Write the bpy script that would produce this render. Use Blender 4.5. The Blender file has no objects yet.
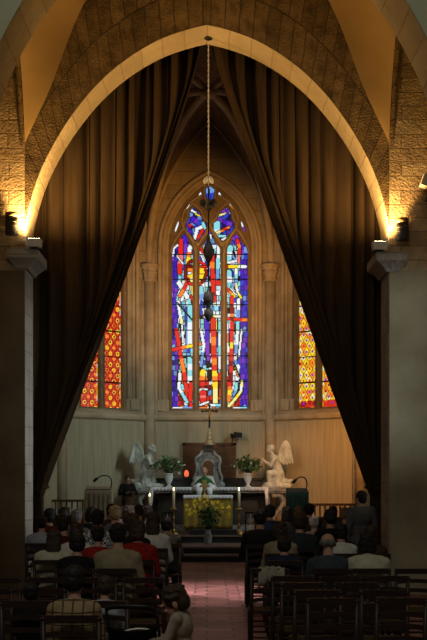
import bpy, bmesh, math, random
from mathutils import Vector, Matrix, noise
R = math.radians
PI = math.pi
random.seed(7)
scene = bpy.context.scene
COL = scene.collection

# ------------------------------------------------------------------ camera, world, lights, exposure
FPX, VPX, VPY, EYE = 1100.0, 207.0, 475.0, 1.70
cam_d = bpy.data.cameras.new('camera')
cam_d.sensor_width = 36.0
cam_d.lens = FPX * 36.0 / 640.0
cam_d.shift_x = (213.5 - VPX) / 640.0
cam_d.shift_y = (VPY - 320.0) / 640.0
cam_d.clip_end = 200
cam = bpy.data.objects.new('camera', cam_d)
COL.objects.link(cam)
cam.location = (0, 0, EYE)
cam.rotation_euler = (R(90), 0, 0)
scene.camera = cam

scene.view_settings.view_transform = 'Standard'
scene.view_settings.look = 'None'
scene.view_settings.gamma = 1.0
scene.view_settings.use_curve_mapping = False
scene.view_settings.exposure = 0.0

world = bpy.data.worlds.new('world')
scene.world = world
world.use_nodes = True
world.node_tree.nodes['Background'].inputs[0].default_value = (0.62, 0.70, 0.66, 1)
world.node_tree.nodes['Background'].inputs[1].default_value = 0.03


def light(name, typ, loc, target, energy, color, size=0.1, size_y=None, spot=None, blend=0.5):
    d = bpy.data.lights.new(name, typ)
    d.energy = energy
    d.color = color
    if typ == 'AREA':
        d.shape = 'RECTANGLE'
        d.size = size
        d.size_y = size_y or size
    else:
        d.shadow_soft_size = size
    if typ == 'SPOT':
        d.spot_size = R(spot)
        d.spot_blend = blend
    o = bpy.data.objects.new(name, d)
    COL.objects.link(o)
    o.location = loc
    v = Vector(target) - Vector(loc)
    o.rotation_euler = v.to_track_quat('-Z', 'Y').to_euler()
    return o


WARM = (1.0, 0.57, 0.18)
# the two floodlights standing on the imposts of the chancel arch
light('flood_lamp_left', 'SPOT', (-2.47, 15.57, 5.10), (-2.15, 15.5, 8.0), 420, WARM, 0.05, spot=174, blend=0.8)
light('flood_lamp_right', 'SPOT', (2.47, 15.57, 5.06), (2.15, 15.5, 8.0), 310, WARM, 0.05, spot=174, blend=0.8)
# two warm floods behind the curtains, washing the apse, and an added fill
light('apse_lamp_left', 'SPOT', (-2.9, 18.6, 4.2), (2.2, 25.6, 4.8), 560, (1.0, 0.42, 0.08), 0.15, spot=56, blend=0.8)
light('apse_dado_fill', 'SPOT', (3.1, 20.6, 4.3), (2.6, 25.2, 1.6), 800, (1.0, 0.40, 0.09), 0.15, spot=40, blend=0.8)  # added fill that turns the lower right apse wall orange
light('apse_lamp_right', 'SPOT', (2.9, 18.6, 4.6), (-0.5, 26.0, 6.4), 1400, (1.0, 0.43, 0.08), 0.15, spot=40, blend=0.9)
# daylight of the tall windows in the chancel side walls, plus a fill
light('chancel_daylight_right', 'AREA', (3.2, 21.6, 4.2), (-2.4, 25.0, 1.6), 42, (0.84, 0.98, 0.90), 1.2, 3.0).data.spread = R(95)
light('chancel_high_fill', 'AREA', (-3.1, 20.2, 6.2), (0.6, 26.2, 4.4), 14, (0.95, 0.98, 0.88), 1.0, 2.0).data.spread = R(70)  # added cool fill for the stone around the centre window
light('chancel_daylight_left', 'AREA', (-3.2, 21.0, 4.2), (0.2, 24.0, 0.8), 4, (0.84, 0.97, 0.95), 1.2, 3.0).data.spread = R(70)
# daylight of the nave windows behind the camera, then an aisle fill
light('nave_daylight', 'AREA', (-1.0, 2.0, 9.0), (0.5, 14.0, 0.5), 145, (1.0, 0.96, 0.86), 3.0, 2.0)
light('aisle_floor_fill', 'AREA', (0.3, 13.2, 9.0), (0.05, 15.2, 0.0), 68, (1.0, 0.84, 0.88), 0.4, 2.5).data.spread = R(22)  # added pink fill that brightens the aisle floor from overhead
# daylight of the side window to the right of the chancel arch
light('side_daylight', 'AREA', (4.9, 14.9, 3.6), (-2.6, 16.05, 2.4), 11, (0.90, 0.97, 0.95), 0.8, 2.6).data.spread = R(32)


# ------------------------------------------------------------------ helpers
def at(px, py, Y):
    return Vector(((px - VPX) * Y / FPX, Y, EYE + (VPY - py) * Y / FPX))


def X(px, Y): return (px - VPX) * Y / FPX
def Z(py, Y): return EYE + (VPY - py) * Y / FPX


def tag(o, label=None, cat=None, group=None, kind=None):
    if label: o['label'] = label
    if cat: o['category'] = cat
    if group: o['group'] = group
    if kind: o['kind'] = kind
    return o


def thing(name, label, cat, loc=(0, 0, 0), rz=0, group=None):
    o = bpy.data.objects.new(name, None)
    o.empty_display_size = 0.1
    COL.objects.link(o)
    o.location = loc
    o.rotation_euler = (0, 0, rz)
    return tag(o, label, cat, group)


class MB:
    """collects shapes and links them as one mesh object"""

    def __init__(self):
        self.v, self.f, self.s, self.uv = [], [], [], {}

    def add(self, verts, faces, smooth=False, uvs=None):
        n = len(self.v)
        self.v += [tuple(p) for p in verts]
        for f in faces:
            self.f.append(tuple(i + n for i in f))
            self.s.append(smooth)
        if uvs:
            for i, q in enumerate(uvs): self.uv[i + n] = q
        return self

    def box(self, c, d, rot=None, taper=1.0):
        x, y, z = d[0] / 2, d[1] / 2, d[2] / 2
        t = taper
        vs = [(-x, -y, -z), (x, -y, -z), (x, y, -z), (-x, y, -z), (-x * t, -y * t, z), (x * t, -y * t, z), (x * t, y * t, z), (-x * t, y * t, z)]
        vs = [Vector(p) for p in vs]
        if rot: vs = [rot @ p for p in vs]
        c = Vector(c)
        return self.add([p + c for p in vs], [(3, 2, 1, 0), (4, 5, 6, 7), (0, 1, 5, 4), (1, 2, 6, 5), (2, 3, 7, 6), (3, 0, 4, 7)])

    def b(self, x0, x1, y0, y1, z0, z1):
        return self.box(((x0 + x1) / 2, (y0 + y1) / 2, (z0 + z1) / 2), (abs(x1 - x0), abs(y1 - y0), abs(z1 - z0)))

    def tube(self, pts, r, n=8, closed=False, flat=1.0):
        pts = [Vector(p) for p in pts]
        m = len(pts)
        rs = r if isinstance(r, (list, tuple)) else [r] * m
        vs, fs = [], []
        ref = None
        for i, p in enumerate(pts):
            if closed: t = pts[(i + 1) % m] - pts[i - 1]
            else: t = pts[min(i + 1, m - 1)] - pts[max(i - 1, 0)]
            t = t.normalized() if t.length > 1e-9 else Vector((0, 0, 1))
            if ref is None:
                ref = Vector((0, 1, 0)) if abs(t.y) < 0.9 else Vector((1, 0, 0))
            a = (ref - t * ref.dot(t)).normalized()
            ref = a
            bb = t.cross(a)
            for k in range(n):
                th = 2 * PI * k / n
                vs.append(p + (a * math.cos(th) + bb * math.sin(th) * flat) * rs[i])
        rng = m if closed else m - 1
        for i in range(rng):
            for k in range(n):
                a0 = i * n + k; a1 = i * n + (k + 1) % n
                b0 = ((i + 1) % m) * n + k; b1 = ((i + 1) % m) * n + (k + 1) % n
                fs.append((a0, a1, b1, b0))
        if not closed:
            fs.append(tuple(range(n - 1, -1, -1)))
            fs.append(tuple((m - 1) * n + k for k in range(n)))
        return self.add(vs, fs, True)

    def lathe(self, prof, c=(0, 0, 0), n=20, sq=False, wave=0.0, lobes=8):
        c = Vector(c)
        vs, fs = [], []
        if sq: n = 4
        for r, z in prof:
            for k in range(n):
                th = 2 * PI * (k + (0.5 if sq else 0)) / n
                rr = r * (math.sqrt(2) if sq else 1) * (1 + wave * math.cos(lobes * th))
                vs.append(c + Vector((rr * math.cos(th), rr * math.sin(th), z)))
        for i in range(len(prof) - 1):
            for k in range(n):
                fs.append((i * n + k, i * n + (k + 1) % n, (i + 1) * n + (k + 1) % n, (i + 1) * n + k))
        fs.append(tuple(range(n - 1, -1, -1)))
        fs.append(tuple((len(prof) - 1) * n + k for k in range(n)))
        return self.add(vs, fs, not sq)

    def ell(self, c, r, rot=None, n=12):
        c = Vector(c)
        vs, fs = [], []
        m = max(6, n * 2 // 3)
        vs.append(Vector((0, 0, -r[2])))
        for i in range(1, m):
            ph = -PI / 2 + PI * i / m
            for k in range(n):
                th = 2 * PI * k / n
                vs.append(Vector((r[0] * math.cos(ph) * math.cos(th), r[1] * math.cos(ph) * math.sin(th), r[2] * math.sin(ph))))
        vs.append(Vector((0, 0, r[2])))
        for k in range(n): fs.append((0, 1 + (k + 1) % n, 1 + k))
        for i in range(m - 2):
            for k in range(n):
                a = 1 + i * n
                fs.append((a + k, a + (k + 1) % n, a + n + (k + 1) % n, a + n + k))
        a = 1 + (m - 2) * n
        for k in range(n): fs.append((a + k, a + (k + 1) % n, len(vs) - 1))
        if rot: vs = [rot @ p for p in vs]
        return self.add([p + c for p in vs], fs, True)

    def cap(self, p, q, r0, r1=None, n=10):
        """tapered capsule"""
        r1 = r0 if r1 is None else r1
        p, q = Vector(p), Vector(q)
        self.tube([p, q], [r0, r1], n)
        self.ell(p, (r0, r0, r0), n=n)
        return self.ell(q, (r1, r1, r1), n=n)

    def grid(self, rows, smooth=True, closed=False, flip=False, uv=True):
        """rows: list of equally long point lists"""
        m, n = len(rows), len(rows[0])
        vs = [Vector(p) for r in rows for p in r]
        fs = []
        for i in range(m - 1):
            for k in range(n if closed else n - 1):
                q = (i * n + k, i * n + (k + 1) % n, (i + 1) * n + (k + 1) % n, (i + 1) * n + k)
                fs.append(q[::-1] if flip else q)
        uvs = None
        if uv:
            uvs = []
            mid = m // 2
            ul = [0.0]
            for k in range(1, n): ul.append(ul[-1] + (vs[mid * n + k] - vs[mid * n + k - 1]).length)
            for k in range(n): pass
            for i in range(m):
                for k in range(n):
                    uvs.append((ul[k], 0.0))
            for k in range(n):
                acc = 0.0
                for i in range(m):
                    if i: acc += (vs[i * n + k] - vs[(i - 1) * n + k]).length
                    uvs[i * n + k] = (ul[k], acc)
        return self.add(vs, fs, smooth, uvs)

    def mesh(self, name):
        me = bpy.data.meshes.new(name)
        me.from_pydata(self.v, [], self.f)
        me.polygons.foreach_set('use_smooth', self.s)
        if self.uv:
            ul = me.uv_layers.new(name='UVMap')
            for lp in me.loops:
                ul.data[lp.index].uv = self.uv.get(lp.vertex_index, (0, 0))
        me.update()
        return me

    def build(self, name, m=None, parent=None, loc=None):
        me = self.mesh(name)
        if m: me.materials.append(m)
        o = bpy.data.objects.new(name, me)
        COL.objects.link(o)
        if parent: o.parent = parent
        if loc: o.location = loc
        return o


def evaluate(o, name):
    dg = bpy.context.evaluated_depsgraph_get()
    me = bpy.data.meshes.new_from_object(o.evaluated_get(dg))
    me.name = name
    d = o.data
    bpy.data.objects.remove(o)
    if isinstance(d, bpy.types.Mesh): bpy.data.meshes.remove(d)
    else: bpy.data.curves.remove(d)
    return me


def remesh(mb, voxel, smooth=4, name='m', rough=0.0, rscale=20):
    o = mb.build('tmp')
    r = o.modifiers.new('r', 'REMESH')
    r.mode = 'VOXEL'; r.voxel_size = voxel; r.use_smooth_shade = True
    if smooth:
        s = o.modifiers.new('s', 'SMOOTH'); s.iterations = smooth; s.factor = 0.5
    me = evaluate(o, name)
    if rough:
        me.update()
        for v in me.vertices:
            v.co += v.normal * rough * noise.noise(v.co * rscale)
        me.update()
    return me


def bezier_smooth(pts, k=4, closed=True):
    """Catmull-Rom through the points"""
    n = len(pts); out = []
    for i in range(n if closed else n - 1):
        if closed: p0, p1, p2, p3 = pts[i - 1], pts[i], pts[(i + 1) % n], pts[(i + 2) % n]
        else: p0, p1, p2, p3 = pts[max(i - 1, 0)], pts[i], pts[i + 1], pts[min(i + 2, n - 1)]
        for j in range(k):
            t = j / k
            out.append(tuple(0.5 * (2 * b + (c - a) * t + (2 * a - 5 * b + 4 * c - d) * t * t + (3 * b - a - 3 * c + d) * t ** 3)
                             for a, b, c, d in zip(p0, p1, p2, p3)))
    if not closed: out.append(tuple(pts[-1]))
    return out


def plate(outer, holes, depth, name, frame=None, bevel=0.0):
    """flat plate in local (u, z), thickness 'depth' from local y=0 to y=depth; frame = 4x4 matrix"""
    cu = bpy.data.curves.new('c', 'CURVE')
    cu.dimensions = '2D'; cu.fill_mode = 'BOTH'
    cu.extrude = max(depth / 2 - bevel, 0.001); cu.bevel_depth = bevel; cu.bevel_resolution = 1
    for ring in [outer] + list(holes):
        sp = cu.splines.new('POLY')
        sp.points.add(len(ring) - 1)
        for i, (u, z) in enumerate(ring): sp.points[i].co = (u, z, 0, 1)
        sp.use_cyclic_u = True
    o = bpy.data.objects.new('c', cu)
    COL.objects.link(o)
    me = evaluate(o, name)
    m = Matrix(((1, 0, 0, 0), (0, 0, -1, depth / 2), (0, 1, 0, 0), (0, 0, 0, 1)))
    if frame: m = frame @ m
    me.transform(m)
    me.update()
    return me


def link(me, name, m=None, parent=None):
    if m is not None:
        me.materials.clear(); me.materials.append(m)
    o = bpy.data.objects.new(name, me)
    COL.objects.link(o)
    if parent: o.parent = parent
    return o


def struct(o):
    o['kind'] = 'structure'
    return o


def copy_tree(o, parent=None):
    c = o.copy()
    COL.objects.link(c)
    c.parent = parent
    for ch in list(o.children): copy_tree(ch, c)
    return c


# ------------------------------------------------------------------ materials
MATS = {}


def nodes_of(name):
    m = bpy.data.materials.new(name)
    m.use_nodes = True
    nt = m.node_tree
    return m, nt, nt.nodes['Principled BSDF']


def mat(name, col, rough=0.6, col2=None, scale=8.0, bump=0.0, bscale=40.0, metal=0.0, spec=0.3, detail=4.0, stretch=None, sheen=0.0):
    if name in MATS: return MATS[name]
    m, nt, p = nodes_of(name)
    p.inputs['Roughness'].default_value = rough
    p.inputs['Metallic'].default_value = metal
    p.inputs['Specular IOR Level'].default_value = spec
    tc = nt.nodes.new('ShaderNodeTexCoord')
    vec = tc.outputs['Object']
    if stretch:
        mp = nt.nodes.new('ShaderNodeMapping'); mp.inputs['Scale'].default_value = stretch
        nt.links.new(vec, mp.inputs[0]); vec = mp.outputs[0]
    c2 = col2 or tuple(c * 0.75 for c in col)
    nz = nt.nodes.new('ShaderNodeTexNoise')
    nz.inputs['Scale'].default_value = scale; nz.inputs['Detail'].default_value = detail
    nt.links.new(vec, nz.inputs['Vector'])
    mx = nt.nodes.new('ShaderNodeValToRGB')
    mx.color_ramp.elements[0].position = 0.33; mx.color_ramp.elements[0].color = (*c2, 1)
    mx.color_ramp.elements[1].position = 0.66; mx.color_ramp.elements[1].color = (*col, 1)
    nt.links.new(nz.outputs['Fac'], mx.inputs[0])
    nt.links.new(mx.outputs[0], p.inputs['Base Color'])
    if bump:
        n2 = nt.nodes.new('ShaderNodeTexNoise'); n2.inputs['Scale'].default_value = bscale; n2.inputs['Detail'].default_value = 5
        nt.links.new(vec, n2.inputs['Vector'])
        bp = nt.nodes.new('ShaderNodeBump'); bp.inputs['Strength'].default_value = bump; bp.inputs['Distance'].default_value = 0.02
        nt.links.new(n2.outputs['Fac'], bp.inputs['Height'])
        nt.links.new(bp.outputs[0], p.inputs['Normal'])
    MATS[name] = m
    return m


def stone(name, col, col2, joint, axes='xz', bw=0.55, bh=0.27, mortar=0.012, rough=0.9, bump=0.5, stain=0.5, sc=1.0, jbump=0.5):
    """coursed stone: brick pattern over the given axes (xz, yz, uv) with noise"""
    m, nt, p = nodes_of(name)
    p.inputs['Roughness'].default_value = rough
    p.inputs['Specular IOR Level'].default_value = 0.15
    tc = nt.nodes.new('ShaderNodeTexCoord')
    if axes == 'uv': vec = tc.outputs['UV']
    else:
        sp = nt.nodes.new('ShaderNodeSeparateXYZ'); cb = nt.nodes.new('ShaderNodeCombineXYZ')
        nt.links.new(tc.outputs['Object'], sp.inputs[0])
        nt.links.new(sp.outputs[axes[0].upper()], cb.inputs[0]); nt.links.new(sp.outputs[axes[1].upper()], cb.inputs[1])
        vec = cb.outputs[0]
    dn = nt.nodes.new('ShaderNodeTexNoise'); dn.inputs['Scale'].default_value = 2.3; dn.inputs['Detail'].default_value = 3
    nt.links.new(tc.outputs['Object'], dn.inputs['Vector'])
    ad = nt.nodes.new('ShaderNodeMixRGB'); ad.blend_type = 'ADD'; ad.inputs[0].default_value = 0.06
    nt.links.new(vec, ad.inputs[1]); nt.links.new(dn.outputs['Color'], ad.inputs[2])
    br = nt.nodes.new('ShaderNodeTexBrick')
    br.inputs['Scale'].default_value = 1.0
    br.inputs['Brick Width'].default_value = bw; br.inputs['Row Height'].default_value = bh
    br.inputs['Mortar Size'].default_value = mortar; br.inputs['Mortar Smooth'].default_value = 0.4
    br.inputs['Color1'].default_value = (*col, 1); br.inputs['Color2'].default_value = (*col2, 1); br.inputs['Mortar'].default_value = (*joint, 1)
    nt.links.new(ad.outputs[0], br.inputs['Vector'])
    n1 = nt.nodes.new('ShaderNodeTexNoise'); n1.inputs['Scale'].default_value = 1.7 * sc; n1.inputs['Detail'].default_value = 8; n1.inputs['Roughness'].default_value = 0.65
    nt.links.new(tc.outputs['Object'], n1.inputs['Vector'])
    rp = nt.nodes.new('ShaderNodeValToRGB')
    rp.color_ramp.elements[0].position = 0.3; rp.color_ramp.elements[0].color = (1 - stain, 1 - stain, 1 - stain, 1)
    rp.color_ramp.elements[1].position = 0.65; rp.color_ramp.elements[1].color = (1, 1, 1, 1)
    nt.links.new(n1.outputs['Fac'], rp.inputs[0])
    ml = nt.nodes.new('ShaderNodeMixRGB'); ml.blend_type = 'MULTIPLY'; ml.inputs[0].default_value = 1
    nt.links.new(br.outputs['Color'], ml.inputs[1]); nt.links.new(rp.outputs[0], ml.inputs[2])
    nt.links.new(ml.outputs[0], p.inputs['Base Color'])
    n2 = nt.nodes.new('ShaderNodeTexNoise'); n2.inputs['Scale'].default_value = 14 * sc; n2.inputs['Detail'].default_value = 8
    nt.links.new(tc.outputs['Object'], n2.inputs['Vector'])
    mm = nt.nodes.new('ShaderNodeMath'); mm.operation = 'MULTIPLY_ADD'; mm.inputs[1].default_value = -jbump
    nt.links.new(br.outputs['Fac'], mm.inputs[0]); nt.links.new(n2.outputs['Fac'], mm.inputs[2])
    bp = nt.nodes.new('ShaderNodeBump'); bp.inputs['Strength'].default_value = bump; bp.inputs['Distance'].default_value = 0.05
    nt.links.new(mm.outputs[0], bp.inputs['Height']); nt.links.new(bp.outputs[0], p.inputs['Normal'])
    return m


def emis(name, col, strength):
    m, nt, p = nodes_of(name)
    p.inputs['Base Color'].default_value = (*col, 1)
    p.inputs['Emission Color'].default_value = (*col, 1)
    p.inputs['Emission Strength'].default_value = strength
    return m


def glass_mat(strength):
    m, nt, p = nodes_of('stained_glass')
    a = nt.nodes.new('ShaderNodeVertexColor'); a.layer_name = 'glass'
    p.inputs['Base Color'].default_value = (0.01, 0.01, 0.01, 1)
    p.inputs['Roughness'].default_value = 0.3
    nt.links.new(a.outputs['Color'], p.inputs['Emission Color'])
    p.inputs['Emission Strength'].default_value = strength
    return m


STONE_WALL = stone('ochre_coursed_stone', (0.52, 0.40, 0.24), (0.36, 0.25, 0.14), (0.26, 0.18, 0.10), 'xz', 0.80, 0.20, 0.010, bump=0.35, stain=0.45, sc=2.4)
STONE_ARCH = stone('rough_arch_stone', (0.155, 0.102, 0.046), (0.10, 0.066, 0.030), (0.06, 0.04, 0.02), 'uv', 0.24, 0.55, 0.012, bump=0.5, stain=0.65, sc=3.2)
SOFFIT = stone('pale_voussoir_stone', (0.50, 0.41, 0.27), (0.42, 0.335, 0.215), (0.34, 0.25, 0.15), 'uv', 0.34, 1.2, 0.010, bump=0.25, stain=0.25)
JAMB = stone('pale_jamb_stone', (0.42, 0.40, 0.36), (0.36, 0.34, 0.30), (0.28, 0.26, 0.22), 'yz', 0.8, 0.27, 0.010, bump=0.4, stain=0.4)
PLASTER_WEB = mat('ochre_vault_plaster', (0.30, 0.195, 0.078), 0.9, (0.23, 0.148, 0.056), 1.2, 0.15, 9)
PLASTER_GREEN = mat('grey_green_nave_plaster', (0.52, 0.53, 0.37), 0.9, (0.46, 0.47, 0.32), 1.5, 0.1, 9)
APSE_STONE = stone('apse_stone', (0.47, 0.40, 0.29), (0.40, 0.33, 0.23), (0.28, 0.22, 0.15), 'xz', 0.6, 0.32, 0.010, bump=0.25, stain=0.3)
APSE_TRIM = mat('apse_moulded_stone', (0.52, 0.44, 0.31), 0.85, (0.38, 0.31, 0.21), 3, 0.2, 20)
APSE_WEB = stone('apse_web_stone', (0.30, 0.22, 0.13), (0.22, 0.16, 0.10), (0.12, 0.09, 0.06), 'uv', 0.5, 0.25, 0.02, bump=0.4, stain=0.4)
DADO = mat('dado_plaster', (0.43, 0.39, 0.28), 0.85, (0.34, 0.305, 0.215), 2.5, 0.15, 10, stretch=(7, 7, 0.4))
TRACERY = mat('tracery_stone', (0.30, 0.22, 0.13), 0.85, (0.22, 0.16, 0.09), 6, 0.2, 30)
CURTAIN = mat('brown_velvet', (0.050, 0.033, 0.019), 0.95, (0.035, 0.023, 0.013), 5, 0.25, 60, spec=0.05, stretch=(3, 3, 0.3))
CHAIR_WOOD = mat('dark_chair_wood', (0.030, 0.015, 0.010), 0.45, (0.018, 0.009, 0.007), 9, 0.1, 30, spec=0.35, stretch=(1, 1, 6))
RUSH = mat('rush_seat', (0.10, 0.065, 0.035), 0.8, (0.06, 0.04, 0.02), 40, 0.4, 90)
OAK = mat('brown_oak', (0.16, 0.075, 0.035), 0.5, (0.09, 0.042, 0.02), 4, 0.1, 30, stretch=(1, 1, 8))
MARBLE = mat('white_statue_marble', (0.64, 0.68, 0.63), 0.4, (0.34, 0.37, 0.33), 5, 0.1, 20)
MARBLE_GREY = mat('grey_veined_marble', (0.40, 0.41, 0.40), 0.35, (0.11, 0.12, 0.12), 7, 0.05, 20, detail=8)
DARK_STONE = mat('dark_altar_stone', (0.06, 0.055, 0.05), 0.5, (0.03, 0.028, 0.026), 6, 0.1, 20)
STEP = mat('step_stone', (0.20, 0.14, 0.12), 0.6, (0.13, 0.09, 0.08), 5, 0.15, 25)
RISER = mat('dark_riser_carpet', (0.03, 0.026, 0.024), 0.95, (0.02, 0.018, 0.016), 12)
LINEN = mat('white_linen', (0.74, 0.75, 0.80), 0.85, (0.64, 0.65, 0.72), 10, 0.1, 60)
GOLDCLOTH = mat('gold_altar_cloth', (0.34, 0.22, 0.045), 0.7, (0.26, 0.165, 0.028), 12, 0.2, 60)
BRASS = mat('aged_brass', (0.50, 0.33, 0.12), 0.35, (0.35, 0.22, 0.07), 10, metal=0.9)
IRON = mat('black_iron', (0.02, 0.02, 0.022), 0.45, (0.012, 0.012, 0.012), 12, metal=0.5)
STEEL = mat('pale_steel', (0.72, 0.70, 0.64), 0.45, (0.6, 0.58, 0.52), 20, metal=0.3)
WAX = mat('candle_wax', (0.80, 0.70, 0.46), 0.5, (0.74, 0.62, 0.38), 10)
CERAMIC = mat('white_ceramic', (0.74, 0.77, 0.78), 0.2, (0.68, 0.71, 0.73), 10, spec=0.5)
LEAF = mat('leaf_green', (0.10, 0.18, 0.06), 0.5, (0.03, 0.07, 0.02), 9)
YELLOW = mat('yellow_petals', (0.92, 0.76, 0.08), 0.6, (0.85, 0.64, 0.04), 30)
WHITEPET = mat('white_petals', (0.75, 0.72, 0.66), 0.6, (0.62, 0.58, 0.52), 30)
PINKPET = mat('dusky_pink_petals', (0.36, 0.18, 0.18), 0.6, (0.24, 0.12, 0.13), 30)
FLAME = emis('candle_flame', (1.0, 0.62, 0.22), 14)
LENS = emis('floodlight_lens', (1.0, 0.78, 0.42), 30)
REDLAMP = emis('red_sanctuary_glass', (1.0, 0.16, 0.07), 1.0)
LAMPBODY = mat('charcoal_lamp_housing', (0.05, 0.048, 0.04), 0.5, (0.035, 0.033, 0.03), 10)
LAMPCAP = mat('brown_lamp_cap', (0.22, 0.13, 0.05), 0.5, (0.18, 0.10, 0.04), 10)
WHITEBOX = mat('cream_lamp_case', (0.62, 0.60, 0.50), 0.5, (0.55, 0.52, 0.44), 10)


def floor_mat():
    m, nt, p = nodes_of('red_brick_paving')
    tc = nt.nodes.new('ShaderNodeTexCoord')
    br = nt.nodes.new('ShaderNodeTexBrick')
    br.inputs['Scale'].default_value = 1.0; br.inputs['Brick Width'].default_value = 0.46; br.inputs['Row Height'].default_value = 0.24; br.offset = 0.37
    br.inputs['Mortar Size'].default_value = 0.016
    br.inputs['Color1'].default_value = (0.44, 0.20, 0.18, 1); br.inputs['Color2'].default_value = (0.24, 0.10, 0.085, 1); br.inputs['Mortar'].default_value = (0.09, 0.045, 0.04, 1)
    nt.links.new(tc.outputs['Object'], br.inputs['Vector'])
    n1 = nt.nodes.new('ShaderNodeTexNoise'); n1.inputs['Scale'].default_value = 1.3; n1.inputs['Detail'].default_value = 6
    nt.links.new(tc.outputs['Object'], n1.inputs['Vector'])
    rp = nt.nodes.new('ShaderNodeValToRGB')
    rp.color_ramp.elements[0].position = 0.35; rp.color_ramp.elements[0].color = (0.42, 0.38, 0.32, 1)
    rp.color_ramp.elements[1].position = 0.6; rp.color_ramp.elements[1].color = (1, 1, 1, 1)
    nt.links.new(n1.outputs['Fac'], rp.inputs[0])
    ml = nt.nodes.new('ShaderNodeMixRGB'); ml.blend_type = 'MULTIPLY'; ml.inputs[0].default_value = 1
    nt.links.new(br.outputs['Color'], ml.inputs[1]); nt.links.new(rp.outputs[0], ml.inputs[2])
    nt.links.new(ml.outputs[0], p.inputs['Base Color'])
    p.inputs['Roughness'].default_value = 0.42
    bp = nt.nodes.new('ShaderNodeBump'); bp.inputs['Strength'].default_value = 0.5; bp.inputs['Distance'].default_value = 0.01; bp.invert = True
    nt.links.new(br.outputs['Fac'], bp.inputs['Height']); nt.links.new(bp.outputs[0], p.inputs['Normal'])
    return m


FLOOR = floor_mat()

# ------------------------------------------------------------------ setting: nave, crossing bay, chancel arch
YF, YB = 15.7, 16.4            # chancel arch wall, front and back
YN, YNB = 11.9, 12.7           # nave arch wall
PROF = [(2.6, 5.15), (2.575, 5.4), (2.43, 5.92), (2.22, 6.38), (1.94, 6.83), (1.58, 7.27), (1.18, 7.62), (0.72, 7.90), (0.32, 8.05), (0, 8.13)]
HALF = bezier_smooth(PROF, 4, False)                       # right half, spring to crown
ARCH = [(-x, z) for x, z in HALF] + [(x, z) for x, z in reversed(HALF[:-1])]   # left spring -> right spring


def prof_z(x):
    x = abs(x)
    for (x0, z0), (x1, z1) in zip(HALF, HALF[1:]):
        if x1 <= x <= x0 and x0 > x1: return z0 + (z1 - z0) * (x0 - x) / (x0 - x1)
    return HALF[0][1]


fl = MB()
fl.b(-7, 7, -3, 30, -0.2, 0)
struct(fl.build('floor', FLOOR))


def arch_wall(name, y0, y1, dx, m, half_w, top, soffit_m, jamb_m, dz=0.0):
    ARCH = [(x, z + dz) for x, z in globals()['ARCH']]
    op = [(-2.6 + dx, -0.05)] + [(x + dx, z) for x, z in ARCH] + [(2.6 + dx, -0.05)]
    # wall as an outline with the opening cut out of its lower edge
    ring = [(-half_w, 0), (-half_w, top), (half_w, top), (half_w, 0), (2.6 + dx, 0)] + [(x + dx, z) for x, z in reversed(ARCH)] + [(-2.6 + dx, 0)]
    me = plate(ring, [], y1 - y0, name, Matrix.Translation((0, y0, 0)))
    o = struct(link(me, name, m))
    s = MB()
    rows = []
    e = 0.006
    for k in range(5):
        y = y0 - 0.004 + (y1 - y0 + 0.008) * k / 4
        rows.append([(x * (1 - e / 2.6) + dx, y, z - e) for x, z in ARCH])
    s.grid(rows)
    so = struct(s.build('trim_' + name.split('_')[1] + '_arch_soffit', soffit_m))
    for sgn, nm in ((-1, 'left'), (1, 'right')):
        j = MB()
        x0 = sgn * (2.6 - e) + dx
        j.b(x0, x0 + sgn * 0.004, y0 - 0.002, y1 + 0.002, 0, 5.15 + dz)
        struct(j.build('trim_%s_%s_jamb' % (name.split('_')[1], nm), jamb_m))
    return o


arch_wall('wall_chancel_arch', YF, YB, 0.0, STONE_WALL, 5.2, 11.5, SOFFIT, JAMB)
arch_wall('wall_nave_arch', YN, YNB, 0.08, PLASTER_GREEN, 5.2, 11.5, SOFFIT, JAMB, 0.2)

# groin vault over the bay between the two arches
GP = bezier_smooth([(0, 6.45), (.15, 7.13), (.25, 7.72), (.35, 8.22), (.6, 9.1), (1, 9.7)], 4, False)
FP = bezier_smooth([(0, 6.40), (.1, 7.0), (.25, 7.5), (.5, 8.0), (1, 8.5)], 4, False)


def lookup(tab, s):
    for (s0, z0), (s1, z1) in zip(tab, tab[1:]):
        if s0 <= s <= s1: return z0 + (z1 - z0) * (s - s0) / (s1 - s0)
    return tab[-1][1]


N = 24


def even(pts, n):
    """resample a polyline to n + 1 points of equal spacing"""
    L = [0.0]
    for p_, q_ in zip(pts, pts[1:]): L.append(L[-1] + (q_ - p_).length)
    out, k = [], 0
    for i in range(n + 1):
        t = L[-1] * i / n
        while k < len(L) - 2 and L[k + 1] < t: k += 1
        out.append(pts[k].lerp(pts[k + 1], 0 if L[k + 1] == L[k] else min(1, (t - L[k]) / (L[k + 1] - L[k]))))
    return out


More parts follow.
